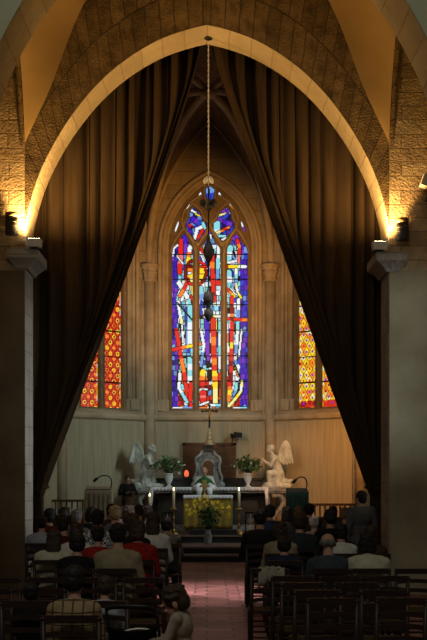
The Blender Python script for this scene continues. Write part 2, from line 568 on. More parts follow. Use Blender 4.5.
for near in (0, 1):
    ys = (lambda s: YF - 1.5 * s) if not near else (lambda s: YNB + 1.5 * s)
    y_edge = YF - .004 if not near else YNB + .004
    dz = 0.2 * near
    m = MB()
    for sg in (-1, 1):
        tpts = even([Vector((sg * x + .08 * near, y_edge, z + 0.004 + dz)) for x, z in HALF], 40)
        gpts = even([Vector((sg * 2.6, y_edge, 5.15 + dz))] + [Vector((sg * 2.6 * (1 - s), ys(s), lookup(GP, s))) for s in [i / N for i in range(N + 1)]], 40)
        m.grid([[a_.lerp(b_, j / 8) for a_, b_ in zip(tpts, gpts)] for j in range(9)])
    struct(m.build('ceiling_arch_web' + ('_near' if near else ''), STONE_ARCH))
m = MB()
for sg in (-1, 1):
    for near in (0, 1):
        ys = (lambda s: YF - 1.5 * s) if not near else (lambda s: YNB + 1.5 * s)
        rows = []
        for j in range(9):
            t = j / 8
            rows.append([Vector((sg * 2.6 * (1 - s), ys(s), lookup(GP, s))).lerp(Vector((sg * 2.6, ys(s), lookup(FP, s))), t)
                         for s in [i / N for i in range(N + 1)]])
        m.grid(rows)
struct(m.build('ceiling_side_web', PLASTER_WEB))
for sg, nm in ((-1, 'left'), (1, 'right')):
    m = MB()
    pts = [(sg * 2.62, YF - 1.5 * s, lookup(FP, s)) for s in [i / N for i in range(N + 1)]]
    pts += [(sg * 2.62, YNB + 1.5 * s, lookup(FP, s)) for s in [i / N for i in range(N - 1, -1, -1)]]
    inner = [Vector(p) for p in pts]
    rows = [inner, [p + Vector((sg * 0.05, 0, 0.01)) for p in inner], [p + Vector((sg * 0.05, 0, 0.25)) for p in inner], [p + Vector((0, 0, 0.25)) for p in inner]]
    m.grid(rows)
    struct(m.build('trim_%s_wall_rib' % nm, STONE_ARCH))
c = MB(); c.b(-7, 7, -3, 16.4, 11.5, 11.7); struct(c.build('ceiling', PLASTER_GREEN))
for sg, nm in ((-1, 'left'), (1, 'right')):
    w = MB(); w.b(sg * 5.2, sg * 5.5, -3, 16.4, 0, 11.5); struct(w.build('wall_nave_' + nm, PLASTER_GREEN))

# plastered lower faces of the arch wall
PIER_L = mat('shaded_umber_pier_plaster', (0.155, 0.11, 0.06), 0.9, (0.10, 0.07, 0.04), 1.6, 0.15, 9)  # shade of the left pier put into the plaster colour
PIER_R = mat('lit_patchy_olive_pier_plaster', (0.42, 0.39, 0.27), 0.9, (0.22, 0.18, 0.11), 0.9, 0.2, 8, detail=7)  # paler plaster, light on the right pier put into the colour
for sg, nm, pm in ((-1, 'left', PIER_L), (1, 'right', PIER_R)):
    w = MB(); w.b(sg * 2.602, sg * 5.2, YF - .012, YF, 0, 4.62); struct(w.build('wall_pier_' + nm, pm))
# imposts
for sg, nm in ((-1, 'left'), (1, 'right')):
    m = MB()
    lo = 0.15 if sg < 0 else 0.19
    prof = [(0.0, 4.79 - lo), (0.02, 4.79 - lo), (0.04, 4.84 - lo), (0.09, 4.90 - lo), (0.125, 4.93 - lo), (0.125, 5.05 - lo)]
    vs, fs = [], []
    for d, z in prof:
        xa, xb = sg * (2.72 + d * 0.9), sg * (2.585 - d * 1.5)
        y0, y1 = YF - 0.01 - d, YB + 0.01 + d * 0.6
        vs += [(xa, y0, z), (xb, y0, z), (xb, y1, z), (xa, y1, z)]
    for i in range(len(prof) - 1):
        for k in range(4): fs.append((i * 4 + k, i * 4 + (k + 1) % 4, (i + 1) * 4 + (k + 1) % 4, (i + 1) * 4 + k))
    n = len(vs)
    fs += [(3, 2, 1, 0), (n - 4, n - 3, n - 2, n - 1)]
    m.add(vs, fs)
    struct(m.build('trim_%s_impost' % nm, JAMB))

# ------------------------------------------------------------------ chancel and apse shell
CX = 0.07
A = Vector((-3.33, 24.6, 0)); B = Vector((-1.39, 26.2, 0)); C_ = Vector((1.53, 26.2, 0)); D = Vector((3.47, 24.6, 0))
O_ = Vector((0.03, 23.6, 9.95))
ZS = 6.63


def frame_of(p, q):
    u = (q - p).normalized(); v = Vector((0, 0, 1)).cross(u)
    # local y points out of the chancel
    m = Matrix(((u.x, v.x, 0, (p.x + q.x) / 2), (u.y, v.y, 0, (p.y + q.y) / 2), (0, 0, 1, 0), (0, 0, 0, 1)))
    return m, (q - p).length


def pointed(a, zsill, zspring, rise, n=12):
    """outline of a pointed opening: sill left -> up -> apex -> down to sill right"""
    Rr = (a * a + rise * rise) / (2 * a)
    cx = Rr - a
    th1 = math.atan2(rise, cx)
    left = [(cx - Rr * math.cos(th1 * i / n), zspring + Rr * math.sin(th1 * i / n)) for i in range(n + 1)]
    right = [(-u, z) for u, z in reversed(left[:-1])]
    return [(-a, zsill)] + left + right + [(a, zsill)]


GLASS = glass_mat(1.0)


def h2(i, j, k=0):
    x = math.sin(i * 127.1 + j * 311.7 + k * 74.7) * 43758.5453
    return x - math.floor(x)


def lin(c):
    return tuple(((v / 255) / 12.92 if v <= 10 else (((v / 255) + 0.055) / 1.055) ** 2.4) for v in c)


def glass_panel(name, a, z0, z1, dy, inside, colour, step, fr, parent):
    vs, fs, cs = [], [], []
    nu = int(2 * a / step); nz = int((z1 - z0) / step)
    su, sz = 2 * a / nu, (z1 - z0) / nz
    for j in range(nz + 1):
        for i in range(nu + 1): vs.append(fr @ Vector((-a + i * su, dy, z0 + j * sz)))
    for j in range(nz):
        for i in range(nu):
            u, z = -a + (i + .5) * su, z0 + (j + .5) * sz
            if not inside(u, z): continue
            k = j * (nu + 1) + i
            fs.append((k, k + 1, k + nu + 2, k + nu + 1)); cs.append(colour(u, z))
    me = bpy.data.meshes.new(name)
    me.from_pydata(vs, [], fs)
    ca = me.color_attributes.new('glass', 'FLOAT_COLOR', 'CORNER')
    flat = []
    for cc in cs: flat += [*cc, 1.0] * 4
    ca.data.foreach_set('color', flat)
    me.materials.append(GLASS)
    o = bpy.data.objects.new(name, me)
    COL.objects.link(o)
    o.parent = parent
    return o


def seg_d(p, a, b):
    ax, ay = a; bx, by = b
    dx, dy = bx - ax, by - ay
    L = dx * dx + dy * dy
    t = 0 if L == 0 else max(0, min(1, ((p[0] - ax) * dx + (p[1] - ay) * dy) / L))
    return math.hypot(p[0] - ax - t * dx, p[1] - ay - t * dy), t


def pip(p, poly):
    x, y = p; ins = False
    for (x0, y0), (x1, y1) in zip(poly, poly[1:] + poly[:1]):
        if (y0 > y) != (y1 > y) and x < (x1 - x0) * (y - y0) / (y1 - y0) + x0: ins = not ins
    return ins


RED, DRED, ORA, YEL, PYEL, WHI, CYA, LBL, BLU, NAV, PUR, VIO, BLK, PNK = [lin(c) for c in (
    (226, 38, 28), (128, 14, 14), (248, 130, 40), (252, 222, 40), (246, 238, 150), (236, 244, 246), (140, 220, 226), (112, 156, 220), (44, 66, 190),
    (22, 26, 108), (70, 30, 190), (120, 50, 190), (4, 3, 5), (236, 120, 120))]
# strokes of the centre window, in the photograph's frame: (colours along it, points, half width); later ones lie on top
STROKES = [
    ([WHI], [(173, 256), (174, 248), (178, 245)], .9), ([RED, RED, PNK, RED], [(181.5, 241), (180.5, 255), (180, 272)], 2.4),
    ([PUR, VIO], [(185, 236), (186, 252)], 2.0), ([WHI, WHI], [(177, 256), (183, 264)], .6),
    ([WHI, ORA, YEL], [(190, 247), (188, 262)], 2.0),
    ([WHI, CYA], [(180, 290), (177, 300)], 1.0), ([WHI, PYEL, WHI], [(178, 302), (182, 325), (184, 345)], 1.5),
    ([BLU, LBL], [(186, 308), (187, 345)], .7), ([CYA, WHI], [(190, 300), (190, 344)], 2.2),
    ([WHI, CYA, WHI], [(179, 283), (187, 297)], 2.2), ([RED, ORA], [(187, 283), (180, 296)], 1.7),
    ([YEL, PYEL, ORA], [(192, 286), (192.5, 303)], 1.0),
    ([WHI], [(182, 325), (183, 342)], .9), ([RED, DRED], [(191, 296), (193, 304)], .9),
    ([BLK], [(177.5, 303), (194, 322)], .9),
    ([RED, RED, ORA, RED, RED, RED], [(176.5, 330), (180, 352), (184, 372), (187, 392), (191, 407)], 2.0),
    ([RED, RED, ORA, YEL, ORA], [(172, 350), (180, 348), (188, 346.5), (200, 344)], 1.6),
    ([CYA, WHI, CYA, WHI], [(190, 358), (190, 382)], 2.4), ([BLK], [(184, 357), (190, 356), (196, 362)], .7),
    ([RED, RED], [(191, 384), (190, 400)], 2.0), ([BLK], [(178, 371), (176.2, 384), (180, 395), (189, 405)], .8),
    ([WHI, WHI, CYA], [(180, 374), (179, 388), (187, 402)], 1.5), ([CYA], [(182, 385), (183, 389)], 1.2),
    # circle behind the left and middle lights
    ([ORA, YEL, RED, YEL, ORA, PYEL], [(188, 270), (202, 270), (202, 275), (188, 275), (188, 279), (201, 280)], 3.4),
    ([YEL], [(200, 277), (203, 277)], 2.6), ([LBL, WHI], [(186, 273), (190, 273)], 1.3),
    ([DRED, RED, DRED, RED, DRED], [(186, 267), (190, 261.5), (197, 260), (204, 264), (206.5, 273), (204, 281), (197, 285.5), (190, 283.5), (185.5, 277), (186, 267)], 1.2),
    ([DRED, RED], [(186, 266.6), (206, 266.6)], 1.1),
    # middle light
    ([WHI, CYA, CYA], [(210, 236), (208, 247)], 1.5), ([RED, WHI], [(201, 247), (204, 260)], 1.2), ([WHI], [(200, 252), (204, 262)], .7),
    ([WHI, CYA, LBL], [(218.5, 247), (217.5, 280)], 1.7), ([BLK], [(215.6, 252), (215.6, 300)], .5),
    ([RED, ORA, RED, RED, DRED, RED], [(212.5, 256), (212.5, 268), (213.5, 292), (214, 300)], 2.2), ([RED], [(218, 283), (221, 283)], 2.4),
    ([CYA, LBL, WHI, LBL], [(201, 288), (202, 312)], 2.2), ([BLU], [(201.5, 302), (201.5, 314)], 1.3), ([WHI], [(203, 309), (205, 318)], .8),
    ([PUR, VIO, BLK], [(207, 320), (207, 352), (210, 378)], 2.2), ([WHI, CYA], [(209, 313), (211, 322)], 1.6),
    ([WHI, WHI, LBL], [(201, 330), (204, 345), (201, 366)], 1.3), ([BLK], [(205, 352), (209, 380)], .9),
    ([ORA, PYEL, WHI], [(209, 316), (221, 316.5)], 1.1),
    ([RED, RED, ORA, RED, RED, ORA, RED, YEL, ORA, YEL, PYEL, PYEL], [(213.2, 320), (213.6, 345), (214.5, 365), (215, 382), (215.5, 402)], 2.5),
    ([YEL], [(216.4, 322), (216.4, 330)], .5), ([CYA, WHI, CYA, WHI], [(219.5, 322), (219.8, 368)], 1.2), ([BLK], [(217.7, 318), (218.2, 378)], .5),
    ([RED, DRED, RED], [(220, 374), (220.4, 396)], 1.4), ([WHI, CYA], [(210, 405), (220, 405)], 1.2),
    ([YEL, ORA, RED, RED], [(203, 372), (202, 380), (203, 386)], 2.8), ([WHI], [(198, 390), (207, 389)], .8), ([RED, PNK, RED], [(203, 393), (203, 400)], 3.0),
    ([WHI, WHI], [(200, 405), (208, 402)], .9), ([BLK], [(199, 387), (208, 386)], .6), ([CYA, WHI], [(207, 369), (211, 368.6)], .7),
    # right light
    ([VIO, PUR], [(237.5, 236), (240, 240)], 2.4), ([RED, ORA, RED, PNK], [(237.5, 240), (239.5, 248), (238.5, 262)], 1.5),
    ([BLK], [(233, 246), (236.5, 262)], .7), ([LBL, BLU], [(246, 248), (246, 258)], 1.8),
    ([CYA, WHI, CYA], [(230, 248), (228, 260)], 3.0), ([LBL], [(233, 256), (235, 260)], 1.0), ([WHI], [(226, 263), (236, 261)], 1.1),
    ([RED, RED, YEL, YEL, YEL, WHI, WHI], [(222, 266.4), (245, 266.4)], 1.7), ([BLK], [(240.3, 264), (240.3, 269)], .35),
    ([CYA, WHI, CYA, WHI], [(229, 272), (229, 292)], 2.2), ([WHI, CYA, LBL], [(236, 270), (236, 282)], 1.7), ([BLK], [(233, 270), (233, 283)], .35),
    ([PYEL, WHI, PYEL, YEL], [(236, 284), (237.5, 292), (241, 298)], 1.1), ([CYA, WHI, WHI], [(229, 285), (236, 294)], 1.2),
    ([RED, ORA, YEL], [(227, 289), (234, 296)], 1.5), ([BLK], [(230, 286), (239, 297)], .4),
    ([WHI, LBL, CYA, WHI, WHI, LBL], [(238.5, 300), (238, 330), (236, 352)], 1.8), ([WHI], [(241.6, 330), (239, 356)], .8), ([BLK], [(240, 322), (237.5, 362)], .4),
    ([RED, DRED, ORA, RED, RED, RED, YEL, RED, RED, DRED, RED, DRED], [(231.8, 297), (232, 330), (231, 355), (231, 378)], 1.7),
    ([RED, DRED, RED, RED, ORA], [(226, 318.5), (246, 320)], 1.5), ([WHI, PNK, WHI], [(227.6, 324), (228, 352)], .9),
    ([WHI, CYA, WHI], [(238, 366), (237, 380)], 1.8), ([YEL, ORA], [(235, 366), (238, 376)], .8),
    ([CYA, LBL], [(236.5, 384), (234.5, 397)], 1.6), ([RED, ORA, YEL, ORA], [(229, 383), (230, 390), (228.5, 400)], 2.1),
    ([BLK], [(233.5, 362), (240, 378), (239, 390), (231, 402)], .8), ([PYEL, WHI, PYEL, YEL, PYEL, PYEL], [(242, 381), (241, 391), (236, 398), (229, 406)], 1.3),
    ([BLK], [(244, 380), (243, 392), (238, 400), (232, 408)], .5),
    ([WHI, LBL], [(173, 408), (192, 408)], .7), ([WHI, CYA], [(234, 408), (246, 408)], .8),
    # tracery lights
    ([WHI], [(191, 210), (196, 213)], .9), ([PUR, VIO, BLU], [(193, 219), (199, 223)], 2.4), ([RED, DRED], [(189, 225), (193, 227)], 1.0), ([PUR], [(189, 231), (191, 232)], 1.6),
    ([WHI, WHI, WHI], [(204, 226), (197, 229), (195, 238)], 1.5), ([CYA], [(203, 223), (205, 228)], 1.3), ([RED], [(198, 238), (203, 230)], 1.3), ([YEL], [(196, 214), (200, 216)], .7),
    ([VIO], [(223, 208), (224, 213)], 2.0), ([PYEL], [(220, 215), (226, 213.5)], .9), ([BLU], [(224, 218), (227, 215)], 1.5), ([PUR, VIO], [(225, 222), (230, 224)], 2.2),
    ([CYA, CYA, WHI], [(217, 224), (217, 232)], 3.2), ([PYEL, ORA], [(217, 232.5), (224, 230)], 1.0), ([RED, ORA], [(224, 229), (229, 227.5)], 1.0), ([CYA], [(219, 236), (225, 236)], 1.2), ([WHI], [(222, 240), (226, 238)], .9),
    ([BLU], [(230, 233), (233, 229)], 1.4),
    ([WHI], [(198, 197), (202, 192)], 2), ([WHI], [(218, 192), (222, 197)], 2), ([WHI], [(174, 232), (179, 221)], 2.4), ([WHI, VIO], [(241, 221), (245, 232)], 2.4), ([WHI], [(186, 210), (189, 206)], 1.6), ([WHI, ORA], [(229, 203), (233, 209)], 2),
    ([LBL, BLU], [(210, 188), (211, 198)], 4.2), ([BLK], [(209, 187), (210.5, 200)], .35),
]
YG = 26.42
BARS = (254.6, 279.3, 304.8, 330.2, 356, 381)
FRC, LC = frame_of(B, C_)


def centre_colour(u, z):
    w = FRC @ Vector((u, 0.22, z))
    px = VPX + w.x * FPX / YG; py = VPY - (z - EYE) * FPX / YG
    for b in BARS:
        if abs(py - b) < 0.42: return BLK
    hit, edge = None, False
    for cols, pts, hw in STROKES:
        best, tt = 9e9, 0
        for i in range(len(pts) - 1):
            d, t = seg_d((px, py), pts[i], pts[i + 1])
            if d < best: best, tt = d, (i + t) / (len(pts) - 1)
        if best < hw:
            hit = cols[min(int(tt * len(cols)), len(cols) - 1)]; edge = False
        elif best < hw + 0.60 and cols[0] is not BLK: edge = True
    if edge: return BLK
    if hit: return hit
    # mosaic ground
    bw, bh = 3.9, 5.2
    j = math.floor((py + 1.2 * math.sin(px * .21)) / bh); q = px + h2(j, 3) * 3.9
    i = math.floor(q / bw)
    fx, fy = q / bw - i, (py + 1.2 * math.sin(px * .21)) / bh - j
    e = h2(i, j)
    outer = px < 178.5 or px > 240
    if fx < 0.15 or fy < (0.11 if outer else 0.11): return BLK if not outer else NAV
    if py < 245: pal = (BLU, PUR, NAV, BLU, VIO, LBL)
    elif outer: pal = (PUR, BLU, NAV, PUR, VIO, NAV, PUR, BLU, VIO, LBL, PUR)
    elif py > 376: pal = (WHI, DRED, RED, ORA, WHI, LBL, DRED)
    else: pal = (WHI, CYA, LBL, WHI, CYA, WHI, BLU, BLK, CYA)
    k = pal[int(e * len(pal)) % len(pal)]
    v = 0.7 + 0.4 * h2(j, i, 5)
    return tuple(min(1.0, q_ * v) for q_ in k)


def quilt(right):
    def f(u, z):
        pu, pz = (0.17, 0.27) if right else (0.20, 0.26)
        a, b = (abs(u) - .31) / pu, z / pz
        d1, d2 = (a + b) % 1, (a - b) % 1
        for k in range(9):
            if abs(z - (3.27 + k * 0.60)) < 0.012: return BLK
        i, j = math.floor(a + b) + (40 if u > 0 else 0), math.floor(a - b)
        e = h2(i, j)
        cx, cy = (d1 + d2 - 1) * pu / 2, (d1 - d2) * pz / 2
        r = math.hypot(cx, cy)
        lead = min(d1, 1 - d1, d2, 1 - d2)
        v = .8 + .3 * h2(math.floor(u / .04), math.floor(z / .05), 3)
        sc = lambda c_: tuple(min(1, q_ * v) for q_ in c_)
        if abs(abs(u) - 0.065) < 0.014 or abs(abs(u) - 0.585) < 0.016: return (PYEL, ORA, YEL, RED, WHI)[int(h2(math.floor(z / .07), int(u > 0)) * 5)]
        if right:
            if lead < .055: return lin((150, 60, 20))
            if r < .03: return (VIO, RED, DRED, VIO)[int(e * 4)]
            if r > .115 and e > .45 and abs(cy) > .06: return sc((RED, VIO, lin((220, 90, 150)), DRED)[int(h2(i, j, 7) * 4)])
            low = z < 3.45
            return sc(((RED, ORA, RED, DRED) if low else (YEL, ORA, YEL, PYEL, lin((250, 170, 40)), lin((250, 150, 30))))[int(h2(i, j, 2 + math.floor(z / .1)) * (4 if low else 6))])
        if abs(r - .06) < .010: return lin((150, 16, 10))
        if r < .03: return lin((150, 16, 10)) if e < .5 else ORA
        if r < .06: return sc((YEL, lin((250, 190, 70)), ORA, YEL, lin((240, 120, 40)))[int(e * 5)])
        if lead < .05: return lin((120, 10, 8))
        return sc((RED, lin((240, 70, 24)), RED, lin((236, 60, 30)), lin((246, 96, 40)))[int(h2(math.floor(u / .05), math.floor(z / .07), 2) * 5)])
    return f


def lancet(u0, u1, zs, ztop, zbase):
    """one pointed light of a window"""
    a = (u1 - u0) / 2; c = (u0 + u1) / 2
    return [(u + c, z) for u, z in pointed(a, zbase, zs, ztop - zs, 6)]


def roll_path(fr, a, zs, zspring, rise, dy):
    return [fr @ Vector((u, dy, z)) for u, z in pointed(a, zs, zspring, rise, 14)]


def apse_bay(tagname, p, q, a, sill, spring, rise, holes, n_win, painter, label_dir):
    fr, L = frame_of(p, q)
    # wall with its window opening
    op = pointed(a + 0.24, sill - 0.02, spring, rise + 0.27, 12)
    me = plate([(-L / 2 - .1, 0), (-L / 2 - .1, 11), (L / 2 + .1, 11), (L / 2 + .1, 0)], [op], 0.45, 'wall', fr)
    struct(link(me, 'wall_apse_' + tagname, APSE_STONE))
    # dado
    d = MB()
    z1 = sill - 0.22
    vs = [fr @ Vector(v) for v in ((-L / 2, -0.03, 0), (L / 2, -0.03, 0), (L / 2, -0.03, z1), (-L / 2, -0.03, z1), (-L / 2, 0.0, 0), (L / 2, 0, 0), (L / 2, 0, z1), (-L / 2, 0, z1))]
    d.add(vs, [(0, 1, 2, 3), (3, 2, 6, 7), (0, 3, 7, 4), (1, 5, 6, 2)])
    struct(d.build('wall_apse_%s_dado' % tagname, DADO))
    # sloping sill with its string course
    s = MB()
    prof = [(-0.03, sill - 0.27), (-0.10, sill - 0.23), (-0.12, sill - 0.17), (-0.10, sill - 0.12), (0.0, sill - 0.06), (0.20, sill - 0.0)]
    s.grid([[fr @ Vector((-L / 2, y, z)) for y, z in prof], [fr @ Vector((L / 2, y, z)) for y, z in prof]], smooth=False, flip=True)
    struct(s.build('trim_%s_sill' % tagname, APSE_TRIM))
    # moulded orders of the jamb and arch: splay plus rolls
    m = MB()
    o1 = pointed(a + 0.24, sill - 0.02, spring, rise + 0.27, 14)
    o2 = pointed(a, sill - 0.02, spring, rise, 14)
    m.grid([[fr @ Vector((u, 0.0, z)) for u, z in o1], [fr @ Vector((u + (v - u) * .45, 0.03, z + (w - z) * .45)) for (u, z), (v, w) in zip(o1, o2)],
            [fr @ Vector((u + (v - u) * .5, 0.14, z + (w - z) * .5)) for (u, z), (v, w) in zip(o1, o2)], [fr @ Vector((u, 0.2, z)) for u, z in o2]])
    struct(m.build('trim_%s_window_splay' % tagname, APSE_TRIM))
    m = MB()
    for off, dy, r in ((0.275, -0.02, 0.045), (0.185, 0.01, 0.036), (0.10, 0.09, 0.04), (0.03, 0.16, 0.028)):
        m.tube(roll_path(fr, a + off, sill - 0.02, spring, rise + off * 1.1, dy), r, 8)
        for sg in (-1, 1):
            m.box(fr @ Vector((sg * (a + off), dy, sill + 0.1)), (0.09, 0.09, 0.22))
            m.box(fr @ Vector((sg * (a + off), dy, sill + 0.23)), (0.11, 0.11, 0.04))
    struct(m.build('trim_%s_window_rolls' % tagname, APSE_TRIM))
    # the window
    win = struct(thing('window_%d' % n_win, None, None))
    me = plate(pointed(a + 0.05, sill - 0.03, spring, rise + 0.06, 14), holes, 0.14, 'tracery', fr @ Matrix.Translation((0, 0.10, 0)), 0.010)
    link(me, 'tracery', TRACERY, win)
    tm = MB()
    for hl in holes:
        if len(hl) > 20 or n_win != 1: tm.tube([fr @ Vector((u, 0.095, z)) for u, z in hl], 0.014, 6, closed=True)
    tm.build('tracery_moulding', TRACERY, win)
    if n_win == 1:
        rb = MB()
        def loop(pts, k):
            cx_, cy_ = sum(q_[0] for q_ in pts) / len(pts), sum(q_[1] for q_ in pts) / len(pts)
            return [(cx_ + (x_ - cx_) * k, cy_ + (y_ - cy_) * k) for x_, y_ in pts]
        half = [[(196, 409), (196, 256), (198, 247), (203, 238), (207, 231), (209.9, 226)], [(196, 256), (194, 247), (190.5, 239), (184, 230.5), (178, 237), (172.5, 247), (171, 254)],
                [(184, 230.5), (182, 222), (184, 213), (190, 204), (197, 199), (203, 196)]]
        for path in half:
            for q_ in (path, mir(path)): rb.tube([fr @ Vector((u, 0.09, z)) for u, z in pxloc(bezier_smooth(q_, 4, False))], 0.024, 6)
        for q_ in (loop(MO, 1.14), mir(loop(MO, 1.14)), loop(TOP, 1.2)): rb.tube([fr @ Vector((u, 0.09, z)) for u, z in pxloc(bezier_smooth(q_, 4))], 0.020, 6, closed=True)
        rb.build('tracery_rib', APSE_TRIM, win)
    inside_poly = pointed(a + 0.01, sill, spring, rise + 0.01, 14)
    glass_panel('stained_glass', a + 0.02, sill - 0.02, spring + rise + 0.05, 0.22, lambda u, z: pip((u, z), inside_poly), painter, 0.0185, fr, win)
    if n_win != 1:
        b = MB()
        for k in range(8):
            z = sill + 0.03 + k * 0.6
        for k in range(1, 7):
            z = 3.27 + k * 0.6
            b.tube([fr @ Vector((-a, 0.2, z)), fr @ Vector((a, 0.2, z))], 0.011, 6)
        b.build('saddle_bar', IRON, win)
    else:
        b = MB()
        for py in BARS:
            z = EYE + (VPY - py) * YG / FPX
            b.tube([fr @ Vector((-a, 0.19, z)), fr @ Vector((a, 0.19, z))], 0.010, 6)
        b.build('saddle_bar', IRON, win)


def pxloc(pts):
    """photo pixels to the centre window's local (u, z)"""
    return [((px - VPX) * YG / FPX - (B.x + C_.x) / 2, EYE + (VPY - py) * YG / FPX) for px, py in pts]


SILL = 3.24
mir = lambda pts: [(2 * 209.9 - x, y) for x, y in pts]
L1 = [(171.8, 409), (171.8, 252), (174, 246), (178, 243), (180, 238), (184, 234), (187.5, 238), (189, 243), (192.3, 247), (193.2, 252), (193.2, 409)]
L2 = [(199, 409), (199, 254), (200.5, 247), (205, 243), (206.5, 237), (210, 231.5), (213.5, 237), (215, 243), (219.5, 247), (221, 254), (221, 409)]
MO = [(193, 207.5), (197.5, 210.5), (201.5, 215), (203, 220.5), (207.2, 224), (206.8, 230.5), (203, 236.5), (197, 242.5), (192, 237.5), (187, 231.5), (185.2, 225.5), (188.2, 219.5), (189.2, 213)]
TOP = [(209.9, 184), (214.2, 188), (214.6, 195), (212.4, 201), (207.4, 201), (205.2, 195), (205.6, 188)]
SL1 = [(198.4, 195), (200.2, 192), (202, 193.6), (201, 197.4), (198.8, 198)]
SL2 = [(185.4, 208.8), (188.2, 204.8), (192, 201), (191.4, 204), (188.6, 208.8), (186, 211)]
SL3 = [(174.4, 231), (176, 225.4), (178.6, 220.6), (179.2, 224.6), (177.8, 229.4), (175.8, 233.2)]
SL4 = [(206.4, 205.4), (209.9, 203.6), (213.4, 205.4), (209.9, 208.4)]
holes_c = [pxloc(L1[:1] + bezier_smooth(L1[1:-1], 3, False) + L1[-1:]), pxloc(mir(L1[:1] + bezier_smooth(L1[1:-1], 3, False) + L1[-1:])),
           pxloc(L2[:1] + bezier_smooth(L2[1:-1], 3, False) + L2[-1:])]
holes_c += [pxloc(bezier_smooth(h, 3)) for h in (MO, mir(MO), TOP, SL1, mir(SL1), SL2, mir(SL2), SL3, mir(SL3), SL4)]
apse_bay('centre', B, C_, 0.925, SILL, 7.12, 1.50, holes_c, 1, centre_colour, '')
ha = 0.63
side_holes = [lancet(-ha + .03, -.05, 6.7, 7.25, SILL + .02), lancet(.05, ha - .03, 6.7, 7.25, SILL + .02),
              [(0.19 * math.cos(t * PI / 8), 7.52 + 0.19 * math.sin(t * PI / 8)) for t in range(16)]]
apse_bay('left', A, B, ha, SILL, 7.0, 1.0, side_holes, 2, quilt(False), '')
apse_bay('right', C_, D, ha, SILL, 7.0, 1.0, side_holes, 3, quilt(True), '')

# wall shafts with capitals and bases, and ribs springing from them
for nm, p, nx, ny in (('outer_left', A, .7, -.7), ('inner_left', B, .3, -.95), ('inner_right', C_, -.3, -.95), ('outer_right', D, -.7, -.7)):
    base = Vector((p.x + nx * .06, p.y + ny * .06, 0))
    s = MB()
    s.lathe([(.13, .5), (.13, ZS - .32)], base, 16)
    for k in (-1, 1):
        t = Vector((-ny, nx, 0)) * k * .17
        s.lathe([(.05, .4), (.05, ZS - .3)], base + t, 10)
    s.lathe([(.26, 0), (.26, .22), (.22, .26), (.22, .40), (.19, .44), (.20, .48), (.16, .53), (.13, .56)], base, 16)
    struct(s.build('trim_%s_shaft' % nm, APSE_TRIM))
    k_ = MB()
    k_.lathe([(.13, ZS - .34), (.155, ZS - .33), (.155, ZS - .30), (.135, ZS - .28), (.15, ZS - .18), (.20, ZS - .10), (.16, ZS - .09), (.17, ZS - .05), (.235, ZS), (.18, ZS + .0)], base, 32, wave=.10, lobes=8)
    k_.lathe([(.22, ZS - .01), (.24, ZS + .02), (.24, ZS + .07)], base, 8)
    struct(k_.build('trim_%s_capital' % nm, APSE_TRIM))


def rib_pts(p, n=18):
    """pointed-arch rib from capital p up to the boss"""
    s = Vector((p.x, p.y, ZS + .05)); e = O_
    d = Vector((e.x - s.x, e.y - s.y, 0)); run = d.length; d.normalize(); rise = e.z - s.z
    Rr = (run * run + rise * rise) / (2 * run)
    th1 = math.atan2(rise, Rr - run)
    return [s + d * (Rr - Rr * math.cos(th1 * i / n)) + Vector((0, 0, Rr * math.sin(th1 * i / n))) for i in range(n + 1)]


def wall_arch(p, q, apex, n=18):
    """half curves of the wall arch between two capitals"""
    mid = Vector(((p.x + q.x) / 2, (p.y + q.y) / 2, 0))
    out = []
    for s in (p, q):
        d = mid - s; d.z = 0; run = d.length; d.normalize(); rise = apex - ZS - .05
        Rr = (run * run + rise * rise) / (2 * run); th1 = math.atan2(rise, Rr - run)
        out.append([Vector((s.x, s.y, ZS + .05)) + d * (Rr - Rr * math.cos(th1 * i / n)) + Vector((0, 0, Rr * math.sin(th1 * i / n))) for i in range(n + 1)])
    return out


W0, W1 = Vector((-3.33, 20.2, 0)), Vector((3.47, 20.2, 0))
web = MB(); ribs = MB()
for p, q in ((A, B), (B, C_), (C_, D), (W0, A), (D, W1)):
    la, ra = wall_arch(p, q, 10.15)
    for s, half in ((p, la), (q, ra)):
        rb = rib_pts(s)
        web.grid([[a.lerp(b, j / 6) + Vector((0, 0, .03)) for a, b in zip(rb, half)] for j in range(7)])
        ribs.tube(half, 0.045, 8)
for p in (A, B, C_, D, W0, W1): ribs.tube(rib_pts(p), 0.085, 8)
ribs.ell(O_ + Vector((0, 0, -.05)), (.2, .2, .13))
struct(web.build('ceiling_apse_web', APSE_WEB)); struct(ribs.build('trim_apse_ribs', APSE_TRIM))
# straight bay: ribbed barrel from the last ribs to the arch wall
web = MB(); rr = MB()
base = [p.copy() for p in rib_pts(W0)] + [p.copy() for p in reversed(rib_pts(W1)[:-1])]
rows = []
for k in range(9):
    t = k / 8
    rows.append([Vector((b.x, b.y + (YB - .02 - b.y) * t, b.z + 0.03)) for b in base])
web.grid(rows)
struct(web.build('ceiling_chancel_barrel', APSE_WEB))
for y in (17.4, 18.9, 20.3, 21.6):
    pts = [Vector((b.x, y if y < 20.2 else max(y, b.y), b.z - .02)) for b in base]
    if y < 20.2: rr.tube(pts, 0.09, 6)
struct(rr.build('trim_chancel_ribs', APSE_TRIM))
for sg, x, nm in ((-1, -3.33, 'left'), (1, 3.47, 'right')):
    w = MB(); w.b(x, x + sg * .4, YB - .02, 24.62, 0, 11); struct(w.build('wall_chancel_' + nm, DADO))

